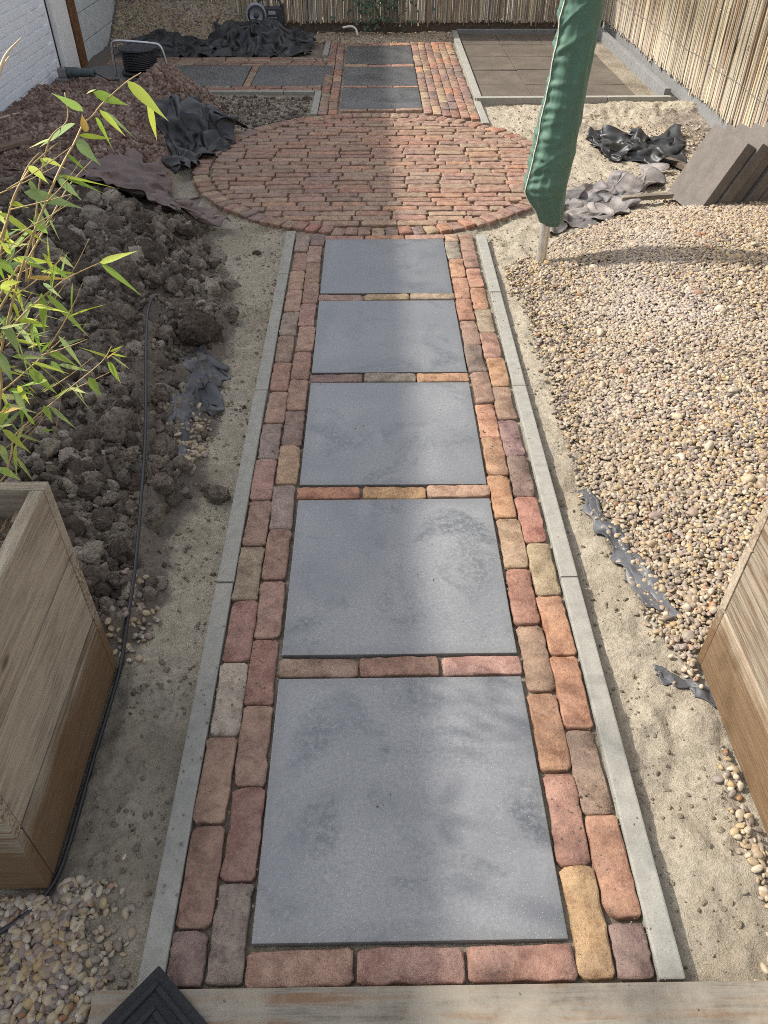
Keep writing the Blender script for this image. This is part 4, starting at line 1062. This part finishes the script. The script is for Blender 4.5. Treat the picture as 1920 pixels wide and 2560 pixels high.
def put_leaf(b, t, w, key=None):
    d = t-b; L = d.length
    if L < 0.01: return
    x = d.normalized(); zc = (CP-b).normalized()*0.6 + Vector((random.gauss(0, 0.35), random.gauss(0, 0.35), 0.75))
    y = zc.cross(x).normalized(); z = x.cross(y)
    o = bpy.data.objects.new('leaf', random.choice(LV))
    m_ = Matrix((x*L, y*w, z*max(w, L*0.25))).transposed().to_4x4(); m_.translation = b-BO
    o.matrix_basis = m_
    c = LC[key or random.choice('yyggsspy')]; k = random.uniform(0.85, 1.15); o.color = (c[0]*k, c[1]*k, c[2]*k, 1)
    link(o, bam)
PXM = 0.00118          # metres per photo pixel at the bamboo's distance
stems = [
    ([(-40, 1010), (0, 770), (50, 570), (107, 418), (135, 355), (160, 310), (180, 268), (200, 250), (220, 225), (272, 178), (305, 157)], 0.64, 0.86),
    ([(-30, 960), (-10, 640), (22, 450), (62, 368), (87, 340), (125, 308)], 0.60, 0.80),
    ([(-25, 1060), (20, 994), (33, 940), (87, 892), (153, 837), (219, 782), (241, 748)], 0.63, 0.80),
    ([(-45, 900), (0, 850), (39, 817), (122, 743), (140, 728)], 0.60, 0.74),
    ([(-40, 800), (40, 690), (115, 623), (150, 598), (215, 568)], 0.62, 0.84),
    ([(-20, 700), (60, 560), (110, 470), (150, 400), (200, 345)], 0.66, 0.86),
    ([(10, 620), (60, 610), (75, 500), (85, 400), (108, 300), (145, 260), (140, 200)], 0.70, 0.82),
    ([(-40, 620), (0, 520), (30, 430), (60, 360), (85, 330)], 0.62, 0.76),
]
SP = []
for pts, ya, yb in stems:
    n = len(pts); P3 = [at_y(px, py, ya+(yb-ya)*i/(n-1)) for i, (px, py) in enumerate(pts)]
    root = Vector((-1.08+random.uniform(-0.08, 0.05), min(0.55, ya-0.05), 0.46))
    P3 = [root]+P3; sp = smooth_path(P3, 5); SP.append(sp)
    rs = [0.0026*(1-0.7*i/(len(sp)-1)) for i in range(len(sp))]
    MB().tube([p-BO for p in sp], rs, 6).build('stem', M_STEM, bam, True)
# taller culms that rise past the left edge of the picture
tall = []
for (x, y, dx, dy, h) in ((-1.08, 0.32, -0.06, 0.0, 1.55), (-1.00, 0.48, 0.02, 0.05, 1.35), (-1.16, 0.40, -0.16, 0.06, 1.75), (-1.05, 0.25, 0.03, -0.03, 1.45)):
    pts = [Vector((x, y, 0.46)), Vector((x+dx*0.3, y+dy*0.3, 0.46+(h-0.46)*0.45)), Vector((x+dx, y+dy, h))]
    sp = smooth_path(pts, 8); tall.append(sp)
    MB().tube([p-BO for p in sp], [0.005*(1-0.7*i/(len(sp)-1)) for i in range(len(sp))], 6).build('stem', M_STEM, bam, True)
leaves = [(275, 175, 365, 262, 20, 'y'), (318, 218, 340, 305, 15, 'y'), (202, 200, 280, 228, 18, 'g'), (207, 193, 184, 203, 8, 'p'), (180, 240, 110, 200, 14, 'g'), (183, 285, 177, 245, 14, 'o'),
 (205, 252, 246, 326, 14, 'g'), (215, 237, 272, 295, 11, 'y'), (222, 240, 300, 304, 11, 's'), (162, 268, 82, 316, 19, 's'), (170, 292, 246, 300, 9, 'y'), (165, 300, 218, 358, 19, 's'),
 (85, 340, 108, 375, 12, 'g'), (62, 358, 106, 397, 14, 'y'), (92, 342, 142, 364, 11, 'y'), (130, 378, 232, 420, 12, 'g'), (125, 380, 260, 407, 9, 'y'), (122, 383, 178, 434, 13, 's'), (52, 415, 182, 450, 21, 's'),
 (20, 438, 66, 449, 13, 'y'), (-2, 460, 106, 528, 28, 'y'), (84, 436, 131, 520, 24, 's'), (78, 460, 104, 508, 20, 's'), (28, 560, 118, 566, 15, 'y'), (30, 556, 120, 590, 13, 'g'), (215, 568, 299, 541, 14, 'y'),
 (218, 568, 308, 641, 12, 'g'), (90, 633, 96, 730, 17, 'g'), (97, 633, 196, 730, 13, 'g'), (50, 715, 76, 752, 13, 'p'), (100, 756, 168, 791, 15, 'g'), (232, 782, 263, 829, 17, 'g'), (192, 815, 221, 860, 17, 'g'),
 (62, 796, 124, 851, 19, 'g'), (5, 928, 69, 980, 22, 'y'), (95, 876, 114, 915, 14, 'g'), (107, 877, 166, 927, 10, 's'), (30, 843, 64, 905, 13, 's'), (-5, 1010, 46, 1037, 18, 'g'), (235, 772, 166, 748, 6, 'y'),
 (240, 765, 280, 772, 6, 'y'), (238, 768, 284, 800, 6, 'p'), (238, 760, 270, 745, 5, 'y'), (230, 775, 262, 752, 5, 'o'), (30, 800, 78, 812, 13, 'p'), (10, 700, 44, 770, 17, 's'), (0, 620, 58, 640, 14, 'y'), (-5, 760, 30, 830, 17, 's'),
 (20, 870, -10, 940, 15, 'g'), (25, 770, 120, 775, 11, 's'), (28, 690, 104, 700, 11, 'y'), (70, 650, 36, 730, 15, 's'), (0, 500, 28, 530, 12, 'y'), (-4, 560, 40, 600, 15, 'g'), (60, 600, 150, 602, 9, 'o'),
 (110, 300, 60, 320, 9, 'p'), (140, 330, 190, 372, 11, 'g'), (22, 995, 60, 1020, 10, 'g'), (0, 960, 20, 1010, 14, 's'), (0, 890, 50, 880, 12, 'o'), (150, 838, 190, 850, 7, 'p'), (165, 828, 182, 868, 7, 's'), (40, 940, 105, 960, 12, 's')]
for x0, y0, x1, y1, w, key in leaves:
    b0 = None; best = 1e9
    Yb = 0.72
    for sp in SP:
        for p in sp[4:]:
            v = p-CP; zc = v.dot(FW); qx = (960+1920*v.dot(RT)/zc)/PS; qy = (1280-1920*v.dot(UP)/zc)/PS
            d = (qx-x0)**2+(qy-y0)**2
            if d < best: best = d; Yb = p.y
    b = at_y(x0, y0, Yb); t = at_y(x1, y1, Yb+random.uniform(-0.05, 0.05))
    put_leaf(b, t, w*PXM*0.86, key)
rl = random.Random(9)
for _ in range(95):                       # the many small blades of the spray
    py = rl.triangular(330, 1010, 760); px = rl.triangular(-30, 170, 10); Yl = rl.uniform(0.62, 0.86)
    a = rl.gauss(0.75, 0.75); Lp = rl.uniform(38, 95)
    if rl.random() < 0.15: a += math.pi
    put_leaf(at_y(px, py, Yl), at_y(px+Lp*math.cos(a), py+Lp*math.sin(a), Yl+rl.uniform(-0.06, 0.06)), rl.uniform(5, 11)*PXM, rl.choice('yyggssp'))
for _ in range(26):                        # bare leaf stalks and thin twigs
    py = rl.uniform(380, 1000); px = rl.uniform(-30, 110); Yl = rl.uniform(0.62, 0.86); a = rl.gauss(-0.9, 0.35); Lp = rl.uniform(70, 190)
    p = [at_y(px+Lp*t*math.cos(a)+6*math.sin(t*3), py+Lp*t*math.sin(a), Yl) for t in (0, 0.35, 0.7, 1.0)]
    MB().tube([q-BO for q in smooth_path(p, 3)], [0.0014-0.0001*i for i in range(10)], 4).build('twig', M_STEM, bam, True)
for sp in tall:
    for _ in range(26):
        p = random.choice(sp[6:])
        d = Vector((random.gauss(0, 1), random.gauss(0, 1), random.uniform(-0.9, 0.5))).normalized()
        put_leaf(p+d*0.02, p+d*random.uniform(0.10, 0.17), random.uniform(0.014, 0.024))
# pinkish dry shoots at the left edge near the wall
for (a, b, c) in (((-6, 172), (12, 120), (46, 82)), ((-6, 180), (2, 150), (20, 122))):
    MB().tube([p-BO for p in smooth_path([at_y(*a, 1.0), at_y(*b, 1.02), at_y(*c, 1.04)], 5)], [0.004-0.0003*i for i in range(11)], 5).build('dry_shoot', M_STRAW, bam, True)

# ------------------------------------------------------------------ shrub at the back fence
shr = empty('ivy_shrub', (0.02, 8.45, -0.02)); tag(shr, 'small dark green shrub growing against the back reed fence', 'shrub')
mb = MB()
for (x, y, z) in ((-0.15, 0.08, 0.45), (0.05, 0.06, 0.5), (0.18, 0.05, 0.35), (-0.05, 0.02, 0.3), (0.25, 0.06, 0.2)):
    mb.tube(smooth_path([(0.06, 0.02, 0), (x*0.4+0.03, y*0.5, z*0.5), (x, y, z)], 4), [0.007-0.0006*i for i in range(9)], 5)
mb.build('stems', M_BARK, shr, True)
mb = MB()
for _ in range(520):
    c = Vector((random.gauss(-0.02, 0.16), random.uniform(-0.08, 0.11), abs(random.gauss(0.26, 0.17))+0.04))
    if mnoise.noise(c*9) < -0.15: continue
    s = random.uniform(0.016, 0.034); a = random.random()*6.28; u = Vector((math.cos(a), random.gauss(0, .3), math.sin(a))).normalized(); nn = Vector((random.gauss(0, .5), -1, random.gauss(0.5, .5))).normalized()
    v = nn.cross(u).normalized(); u = v.cross(nn)
    mb.add([c, c+u*s*0.5+v*s*0.55, c+u*s*0.9+v*s*0.25, c+u*s*1.4, c+u*s*0.9-v*s*0.25, c+u*s*0.5-v*s*0.55], [(0, 1, 2, 3), (0, 3, 4, 5)])
tag(mb.build('foliage', M_IVY, shr), None, None, None, 'stuff')

# ------------------------------------------------------------------ scatter: pebbles, clods, crumbs (geometry-node instances of real stones)
def blob(seed, sub, squash, rough, freq, hexp=0.9):
    bm = bmesh.new(); bmesh.ops.create_icosphere(bm, subdivisions=sub, radius=0.5)
    o = Vector((seed*3.17, seed*1.31, seed*0.7))
    for v in bm.verts:
        n = v.co.normalized()
        d = rough*(mnoise.fractal(n*freq+o, hexp, 2.1, 6) if hexp < 0.9 else mnoise.fractal(n*freq+o, 0.9, 2.1, 5))
        v.co = Vector((n.x*squash[0], n.y*squash[1], n.z*squash[2]))*(0.5+d)
    me = bpy.data.meshes.new('stone'); bm.to_mesh(me); bm.free(); me.shade_smooth(); return me
def clod(seed, sub, squash, rough, nplanes=13, freq=2.6, soft=22.0):
    r_ = random.Random(seed); pl = []
    for _ in range(nplanes):
        d = Vector((r_.gauss(0, 1), r_.gauss(0, 1), r_.gauss(0, 1))).normalized(); pl.append((d, r_.uniform(0.30, 0.50)))
    bm = bmesh.new(); bmesh.ops.create_icosphere(bm, subdivisions=sub, radius=0.5); o = Vector((seed*1.7, seed*0.9, seed*0.3))
    for v in bm.verts:
        n = v.co.normalized(); acc = 0.0
        for d, h in pl:
            q = n.dot(d)
            if q > 0.08: acc += (h/q)**(-soft)
        acc += 0.56**(-soft)
        r0 = acc**(-1/soft)
        r0 *= 1 + rough*mnoise.fractal(n*freq+o, 0.35, 2.2, 6) + rough*0.7*(0.5-abs(mnoise.noise(n*5+o)))
        v.co = Vector((n.x*squash[0], n.y*squash[1], n.z*squash[2]))*r0*1.15
    me = bpy.data.meshes.new('stone'); bm.to_mesh(me); bm.free(); me.shade_smooth(); return me
PEBV = [blob(k, 3, (1.0, random.uniform(0.6, 0.92), random.uniform(0.40, 0.70)), 0.06, 1.0) for k in range(8)]
PEBV += [clod(20+k, 3, (1.0, random.uniform(0.6, 0.9), random.uniform(0.45, 0.65)), 0.03, 9, 1.0, 6.0) for k in range(4)]
CLV = [clod(40+k, 4, (1.0, random.uniform(0.7, 1.0), random.uniform(0.5, 0.85)), 0.13, 9) for k in range(12)]
CRV = [clod(70+k, 3, (1.0, random.uniform(0.7, 1.0), random.uniform(0.6, 0.85)), 0.16) for k in range(7)]
def instancer(name, P, size, variants, mat, label, cat, flat=0.35):
    P = np.asarray(P, np.float32); size = np.asarray(size)
    if name.startswith('soil'):                          # nothing lies on top of the cable
        cc = np.array([tuple(p) for p in cpts]); far_ = np.ones(len(P), bool)
        for q in cc: far_ &= np.hypot(P[:, 0]-q[0], P[:, 1]-q[1]) > 0.008+size*0.5
        far_ &= ~COVER[np.clip(((P[:, 1]-GY0)/STEP).round().astype(int), 0, NYg-1), np.clip(((P[:, 0]-GX0)/STEP).round().astype(int), 0, NXg-1)]
        P = P[far_]; size = size[far_]
    n = len(P)
    col = bpy.data.collections.new(name+'_shapes')
    for me0 in variants:
        me = me0.copy(); me.materials.clear(); me.materials.append(mat)
        col.objects.link(bpy.data.objects.new(name+'_shape', me))
    me = bpy.data.meshes.new(name); me.vertices.add(n); me.vertices.foreach_set('co', P.ravel())
    rot = np.stack([rng.normal(0, flat, n), rng.normal(0, flat, n), rng.random(n)*6.283], -1).astype(np.float32)
    scl = (np.asarray(size)[:, None]*np.stack([rng.uniform(0.9, 1.15, n), rng.uniform(0.85, 1.1, n), rng.uniform(0.8, 1.15, n)], -1)).astype(np.float32)
    a = me.attributes.new('rot', 'FLOAT_VECTOR', 'POINT'); a.data.foreach_set('vector', rot.ravel())
    a = me.attributes.new('scl', 'FLOAT_VECTOR', 'POINT'); a.data.foreach_set('vector', scl.ravel())
    a = me.attributes.new('idx', 'INT', 'POINT'); a.data.foreach_set('value', rng.integers(0, len(variants), n).astype(np.int32))
    me.materials.append(mat)
    o = bpy.data.objects.new(name, me); link(o)
    ng = bpy.data.node_groups.new(name+'_scatter', 'GeometryNodeTree')
    ng.interface.new_socket('Geometry', in_out='INPUT', socket_type='NodeSocketGeometry'); ng.interface.new_socket('Geometry', in_out='OUTPUT', socket_type='NodeSocketGeometry')
    gi = ng.nodes.new('NodeGroupInput'); go = ng.nodes.new('NodeGroupOutput'); ip = ng.nodes.new('GeometryNodeInstanceOnPoints')
    ci = ng.nodes.new('GeometryNodeCollectionInfo'); ci.inputs['Collection'].default_value = col; ci.inputs['Separate Children'].default_value = True; ci.inputs['Reset Children'].default_value = True
    def na_(nm, ty):
        x = ng.nodes.new('GeometryNodeInputNamedAttribute'); x.data_type = ty; x.inputs['Name'].default_value = nm; return x.outputs[0]
    L = ng.links.new
    L(gi.outputs[0], ip.inputs['Points']); L(ci.outputs[0], ip.inputs['Instance']); ip.inputs['Pick Instance'].default_value = True
    L(na_('idx', 'INT'), ip.inputs['Instance Index']); L(na_('rot', 'FLOAT_VECTOR'), ip.inputs['Rotation']); L(na_('scl', 'FLOAT_VECTOR'), ip.inputs['Scale'])
    L(ip.outputs[0], go.inputs[0])
    md = o.modifiers.new('scatter', 'NODES'); md.node_group = ng
    return tag(o, label, cat, None, 'stuff')
def scatter(n, box, keep, smin, smax, power=1.5, sink=0.25, layer=0.0):
    x = rng.uniform(box[0], box[1], n); y = rng.uniform(box[2], box[3], n)
    k = keep(x, y); k = rng.random(n) < k; x, y = x[k], y[k]
    s = smin + (smax-smin)*rng.random(len(x))**power
    z = Hs(x, y) + s*(0.5-sink)*0.5 + rng.random(len(x))*layer
    return np.stack([x, y, z], -1), s
def off_planters(x, y):
    return 1.0 - (((x > -1.28) & (x < -0.69) & (y > 0.095) & (y < 0.68)) | ((x > 0.742) & (x < 1.325) & (y > 0.10) & (y < 0.685)))
def not_paved(x, y, g=0.012): return 1.0-paved(x, y, g)

# the gravel bed
P, s = scatter(150000, (0.5, 2.28, 0.5, 3.9), lambda x, y: sstep(-0.05, 0.06, x-gravel_edge(y))*off_planters(x, y)*(y < 3.86)*not_paved(x, y)*(1-0.55*sstep(3.68, 3.86, y)), 0.007, 0.0215, 1.7, 0.1, 0.010)
P2, s2 = scatter(420, (0.62, 2.25, 0.6, 3.7), lambda x, y: sstep(0.0, 0.08, x-gravel_edge(y))*off_planters(x, y)*(y < 3.6), 0.024, 0.046, 2.5, 0.0, 0.008)
P = np.concatenate([P, P2]); s = np.concatenate([s, s2])
instancer('gravel', P, s, PEBV, M_PEB, 'bed of cream and tan rounded pebbles right of the path', 'gravel')
P, s = scatter(4600, (-0.98, -0.50, -0.22, 0.13), lambda x, y: sstep(-0.50, -0.62, x+0.5*np.maximum(y-0.02, 0))*off_planters(x, y)*np.where(x > -0.62, 0.4, 1.0), 0.007, 0.023, 1.3, 0.15, 0.003)
instancer('gravel', P, s, PEBV, M_PEB, 'loose pebbles in front of the left planter beside the door mat', 'gravel')
P, s = scatter(2600, (0.56, 1.0, -0.12, 0.50), lambda x, y: sstep(0.0, 0.05, x-np.interp(y, [-0.12, 0.02, 0.15, 0.32, 0.47], [0.60, 0.675, 0.672, 0.680, 0.735]))*off_planters(x, y), 0.009, 0.024, 1.6, 0.1, 0.004)
instancer('gravel', P, s, PEBV, M_PEB, 'patch of pebbles against the foot of the right planter', 'gravel')
P, s = scatter(9000, (-0.62, 0.80, 8.02, 8.60), lambda x, y: 1.0*not_paved(x, y, 0.03), 0.014, 0.030, 1.6, 0.2, 0.004)
instancer('gravel', P, s, PEBV, M_PEB, 'narrow strip of pebbles along the back fence', 'gravel')
P, s = scatter(16000, (-2.58, -1.1, 7.9, 8.6), lambda x, y: sstep(7.95, 8.1, y)*sstep(-1.15, -1.4, x), 0.018, 0.036, 1.6, 0.2, 0.006)
instancer('gravel', P, s, PEBV, M_PEB2, 'heap of grey gravel in the far left corner', 'gravel')
P, s = scatter(520, (-0.74, -0.62, 1.36, 1.72), lambda x, y: np.exp(-((x+0.665)/0.030)**2-((y-1.56)/0.11)**2), 0.014, 0.026, 1.6, 0.15, 0.003)
instancer('gravel', P, s, PEBV, M_PEB, 'few white pebbles beside the torn cloth on the left', 'gravel')
P, s = scatter(420, (-0.76, -0.60, 0.62, 0.98), lambda x, y: np.exp(-((x+0.685)/0.035)**2-((y-0.78)/0.12)**2)*off_planters(x, y), 0.012, 0.024, 1.6, 0.15, 0.003)
instancer('gravel', P, s, PEBV, M_PEB, 'small pebbles beside the black cable behind the left planter', 'gravel')
P, s = scatter(1800, (1.5, 2.25, 3.75, 5.3), lambda x, y: sstep(1.45, 2.0, x)*0.9, 0.010, 0.022, 1.8, 0.2, 0.002)
instancer('gravel', P, s, PEBV, M_PEB2, 'scattered pebbles between the black tarpaulin and the right fence', 'gravel')

def soil_k(x, y, y0, y1):
    return sstep(0.0, 0.10, soil_edge(y)-x)*((y > y0) & (y < y1))*not_paved(x, y, 0.02)*off_planters(x, y)
P, s = scatter(22000, (-2.2, -0.55, 0.66, 4.0), lambda x, y: soil_k(x, y, 0.66, 3.9), 0.006, 0.045, 3.5, 0.3)
instancer('soil_clods', P, s, CLV, M_CLOD, 'dark crumbly soil dug out along the left of the path', 'soil', 1.5)
P, s = scatter(2600, (-1.9, -0.55, 0.66, 3.7), lambda x, y: soil_k(x, y, 0.66, 3.7), 0.028, 0.085, 2.6, 0.42)
instancer('soil_lumps', P, s, CLV, M_CLOD, 'fist sized lumps of dark soil on the left heap', 'soil', 1.5)
P, s = scatter(26000, (-2.6, -1.1, 3.7, 6.5), lambda x, y: np.maximum(soil_k(x, y, 3.7, 6.0), (x < -2.05)*(y < 6.5)*1.0), 0.010, 0.044, 2.6, 0.3)
instancer('soil_crumbs', P, s, CRV, M_RED, 'reddish brown crumbled soil heaped before the white wall', 'soil', 1.5)
P, s = scatter(3000, (-1.35, -0.5, 5.2, 6.14), lambda x, y: 0.8*not_paved(x, y, 0.02), 0.006, 0.032, 4.0, 0.35)
instancer('soil_crumbs', P, s, CRV, M_CLOD, 'grey brown crumbs between the round terrace and the side path', 'soil', 1.5)
P, s = scatter(9000, (-1.15, -0.55, 0.68, 3.5), lambda x, y: soil_k(x, y, 0.66, 3.5)*sstep(0.50, 0.05, soil_edge(y)-x)*sstep(-0.15, 0.3, perlin(x*5, y*5, 66)), 0.004, 0.026, 3.0, 0.2)
instancer('sand_crumbs', P, s, CRV, M_SANDC, 'pale sand crumbs thrown over the foot of the left soil heap', 'sand', 1.5)
def sand_k(x, y):
    l = (x < -0.50)*(x > soil_edge(y)-0.02)*(y < 3.6); r_ = (x > 0.51)*(x < gravel_edge(y)+0.02)*(y < 3.6)*(np.clip(y, 0.0, 9) > -1)
    q = (x > 0.8)*(y > 3.8)*(y < 5.86)
    return np.clip(l*0.9+r_*0.7+q*0.6, 0, 1)*not_paved(x, y, 0.01)*off_planters(x, y)*(0.25+0.9*sstep(-0.1, 0.25, perlin(x*6, y*6, 88)))
P, s = scatter(60000, (-1.1, 2.25, -0.07, 5.86), sand_k, 0.003, 0.015, 3.0, 0.45)
instancer('sand_crumbs', P, s, CRV, M_SANDC, 'sand crumbs on the sand strips beside the path', 'sand', 1.5)
P, s = scatter(1500, (-0.80, 1.0, -0.05, 3.6), lambda x, y: np.clip(sand_k(x, y), 0, 1)*np.where(x < 0, 0.9*sstep(0.22, 0.02, x-soil_edge(y))+0.03, 0.02), 0.004, 0.020, 4.0, 0.3)
instancer('soil_bits', P, s, CRV, M_CLOD, 'dark bits of soil dropped on the sand strips', 'soil', 1.5)

n_ = 5200; gx_ = rng.choice([-1, 1], n_)*np.where(rng.random(n_) < 0.7, rng.uniform(0.30, 0.53, n_), rng.uniform(0.0, 0.30, n_)); gy_ = rng.uniform(-0.30, 3.38, n_)
k_ = rng.random(n_) < (0.12+0.9*sstep(0.0, 0.35, perlin(gx_*5, gy_*2.5, 71)))*np.where(np.abs(gx_) < 0.30, 0.10, 1.0); gx_, gy_ = gx_[k_], gy_[k_]
gz_ = np.where(gy_ < -0.08, 0.026, np.where(np.abs(gx_) > 0.449, 0.004, 0.0005)); gz_ = np.where(np.abs(gx_) > 0.497, Hs(gx_, gy_), gz_)
instancer('grit', np.stack([gx_, gy_, gz_], -1), 0.0018+0.0042*rng.random(len(gx_))**3, CRV, M_SANDC, 'loose sand grains spilled on the kerbs and bricks of the path', 'sand', 1.5)
# large clods that can be picked out one by one
BIGV = []
for k in range(7):
    me = clod(120+k, 5, (1.0, random.uniform(0.75, 0.95), random.uniform(0.5, 0.8)), 0.13, 9); me.materials.append(M_CLOD); BIGV.append(me)
big = [(320, 565, 62), (385, 560, 40), (335, 610, 46), (268, 600, 70), (470, 560, 36), (240, 505, 60), (300, 505, 46), (200, 480, 70), (150, 540, 60), (380, 690, 70), (430, 735, 100), (340, 760, 70), (300, 800, 60),
       (490, 690, 46), (360, 830, 60), (410, 800, 44), (265, 840, 66), (350, 905, 56), (200, 780, 60), (210, 880, 66), (250, 940, 80), (345, 990, 70), (180, 960, 60), (300, 1060, 66), (270, 1000, 54), (370, 1075, 54), (462, 1080, 62),
       (220, 1130, 50), (330, 1135, 70), (255, 1205, 56), (300, 1170, 54), (190, 1070, 44), (270, 1290, 60), (340, 1270, 44), (150, 1010, 50), (110, 560, 60), (420, 470, 42), (500, 625, 36), (400, 640, 40), (160, 660, 60), (230, 690, 66), (120, 850, 50)]
lab2 = {0: 'pale topped clod high on the heap beside the top end of the black cable', 3: 'broad grey clod behind the cable end, left of it', 7: 'large clod in front of the brown tarpaulin behind the bamboo',
        10: 'biggest clod of dug soil, overhanging the sand left of the path', 13: 'dark clod at the sand edge level with the second farthest path slab', 21: 'upright clod just right of the cable above the white pebbles',
        20: 'cracked clod left of the cable with a dark hollow beneath', 26: 'black lump of soil on the sand touching the left kerb', 28: 'broad clod right of the cable below the torn cloth',
        32: 'clod between the left planter corner and the cable', 23: 'clod under the cable just behind the left planter', 36: 'clod at the top of the heap next to the brown tarpaulin tip'}
extra = []
for i, (px, py, d) in enumerate(big):
    p = hit(px, py); dist = (p-CP).dot(FW); sz = d*PS/1920*dist*1.0
    if COVER[int((p.y-GY0)/STEP), int((p.x-GX0)/STEP)]: continue
    if i not in lab2: extra.append((p.x, p.y+0.2*sz, p.z+0.05*sz, sz)); continue
    o = bpy.data.objects.new('soil_clod', BIGV[i % len(BIGV)]); o.location = p + Vector((0, 0.2*sz, sz*0.05)); o.scale = (sz,)*3
    o.rotation_euler = (random.gauss(0, 0.5), random.gauss(0, 0.5), random.random()*6.28); link(o)
    tag(o, lab2[i], 'clod', 'large soil clods on the left heap')
extra = np.array(extra); instancer('soil_heap', extra[:, :3], extra[:, 3], BIGV, M_CLOD, 'tumbled dark clods of the soil heap left of the path', 'soil', 0.5)
p = hit(555, 548); sz = 16*PS/1920*(p-CP).dot(FW)
o = bpy.data.objects.new('soil_clod', BIGV[2]); o.location = p; o.scale = (sz,)*3; link(o); tag(o, 'single small dark clod on the sand below the round terrace', 'clod')
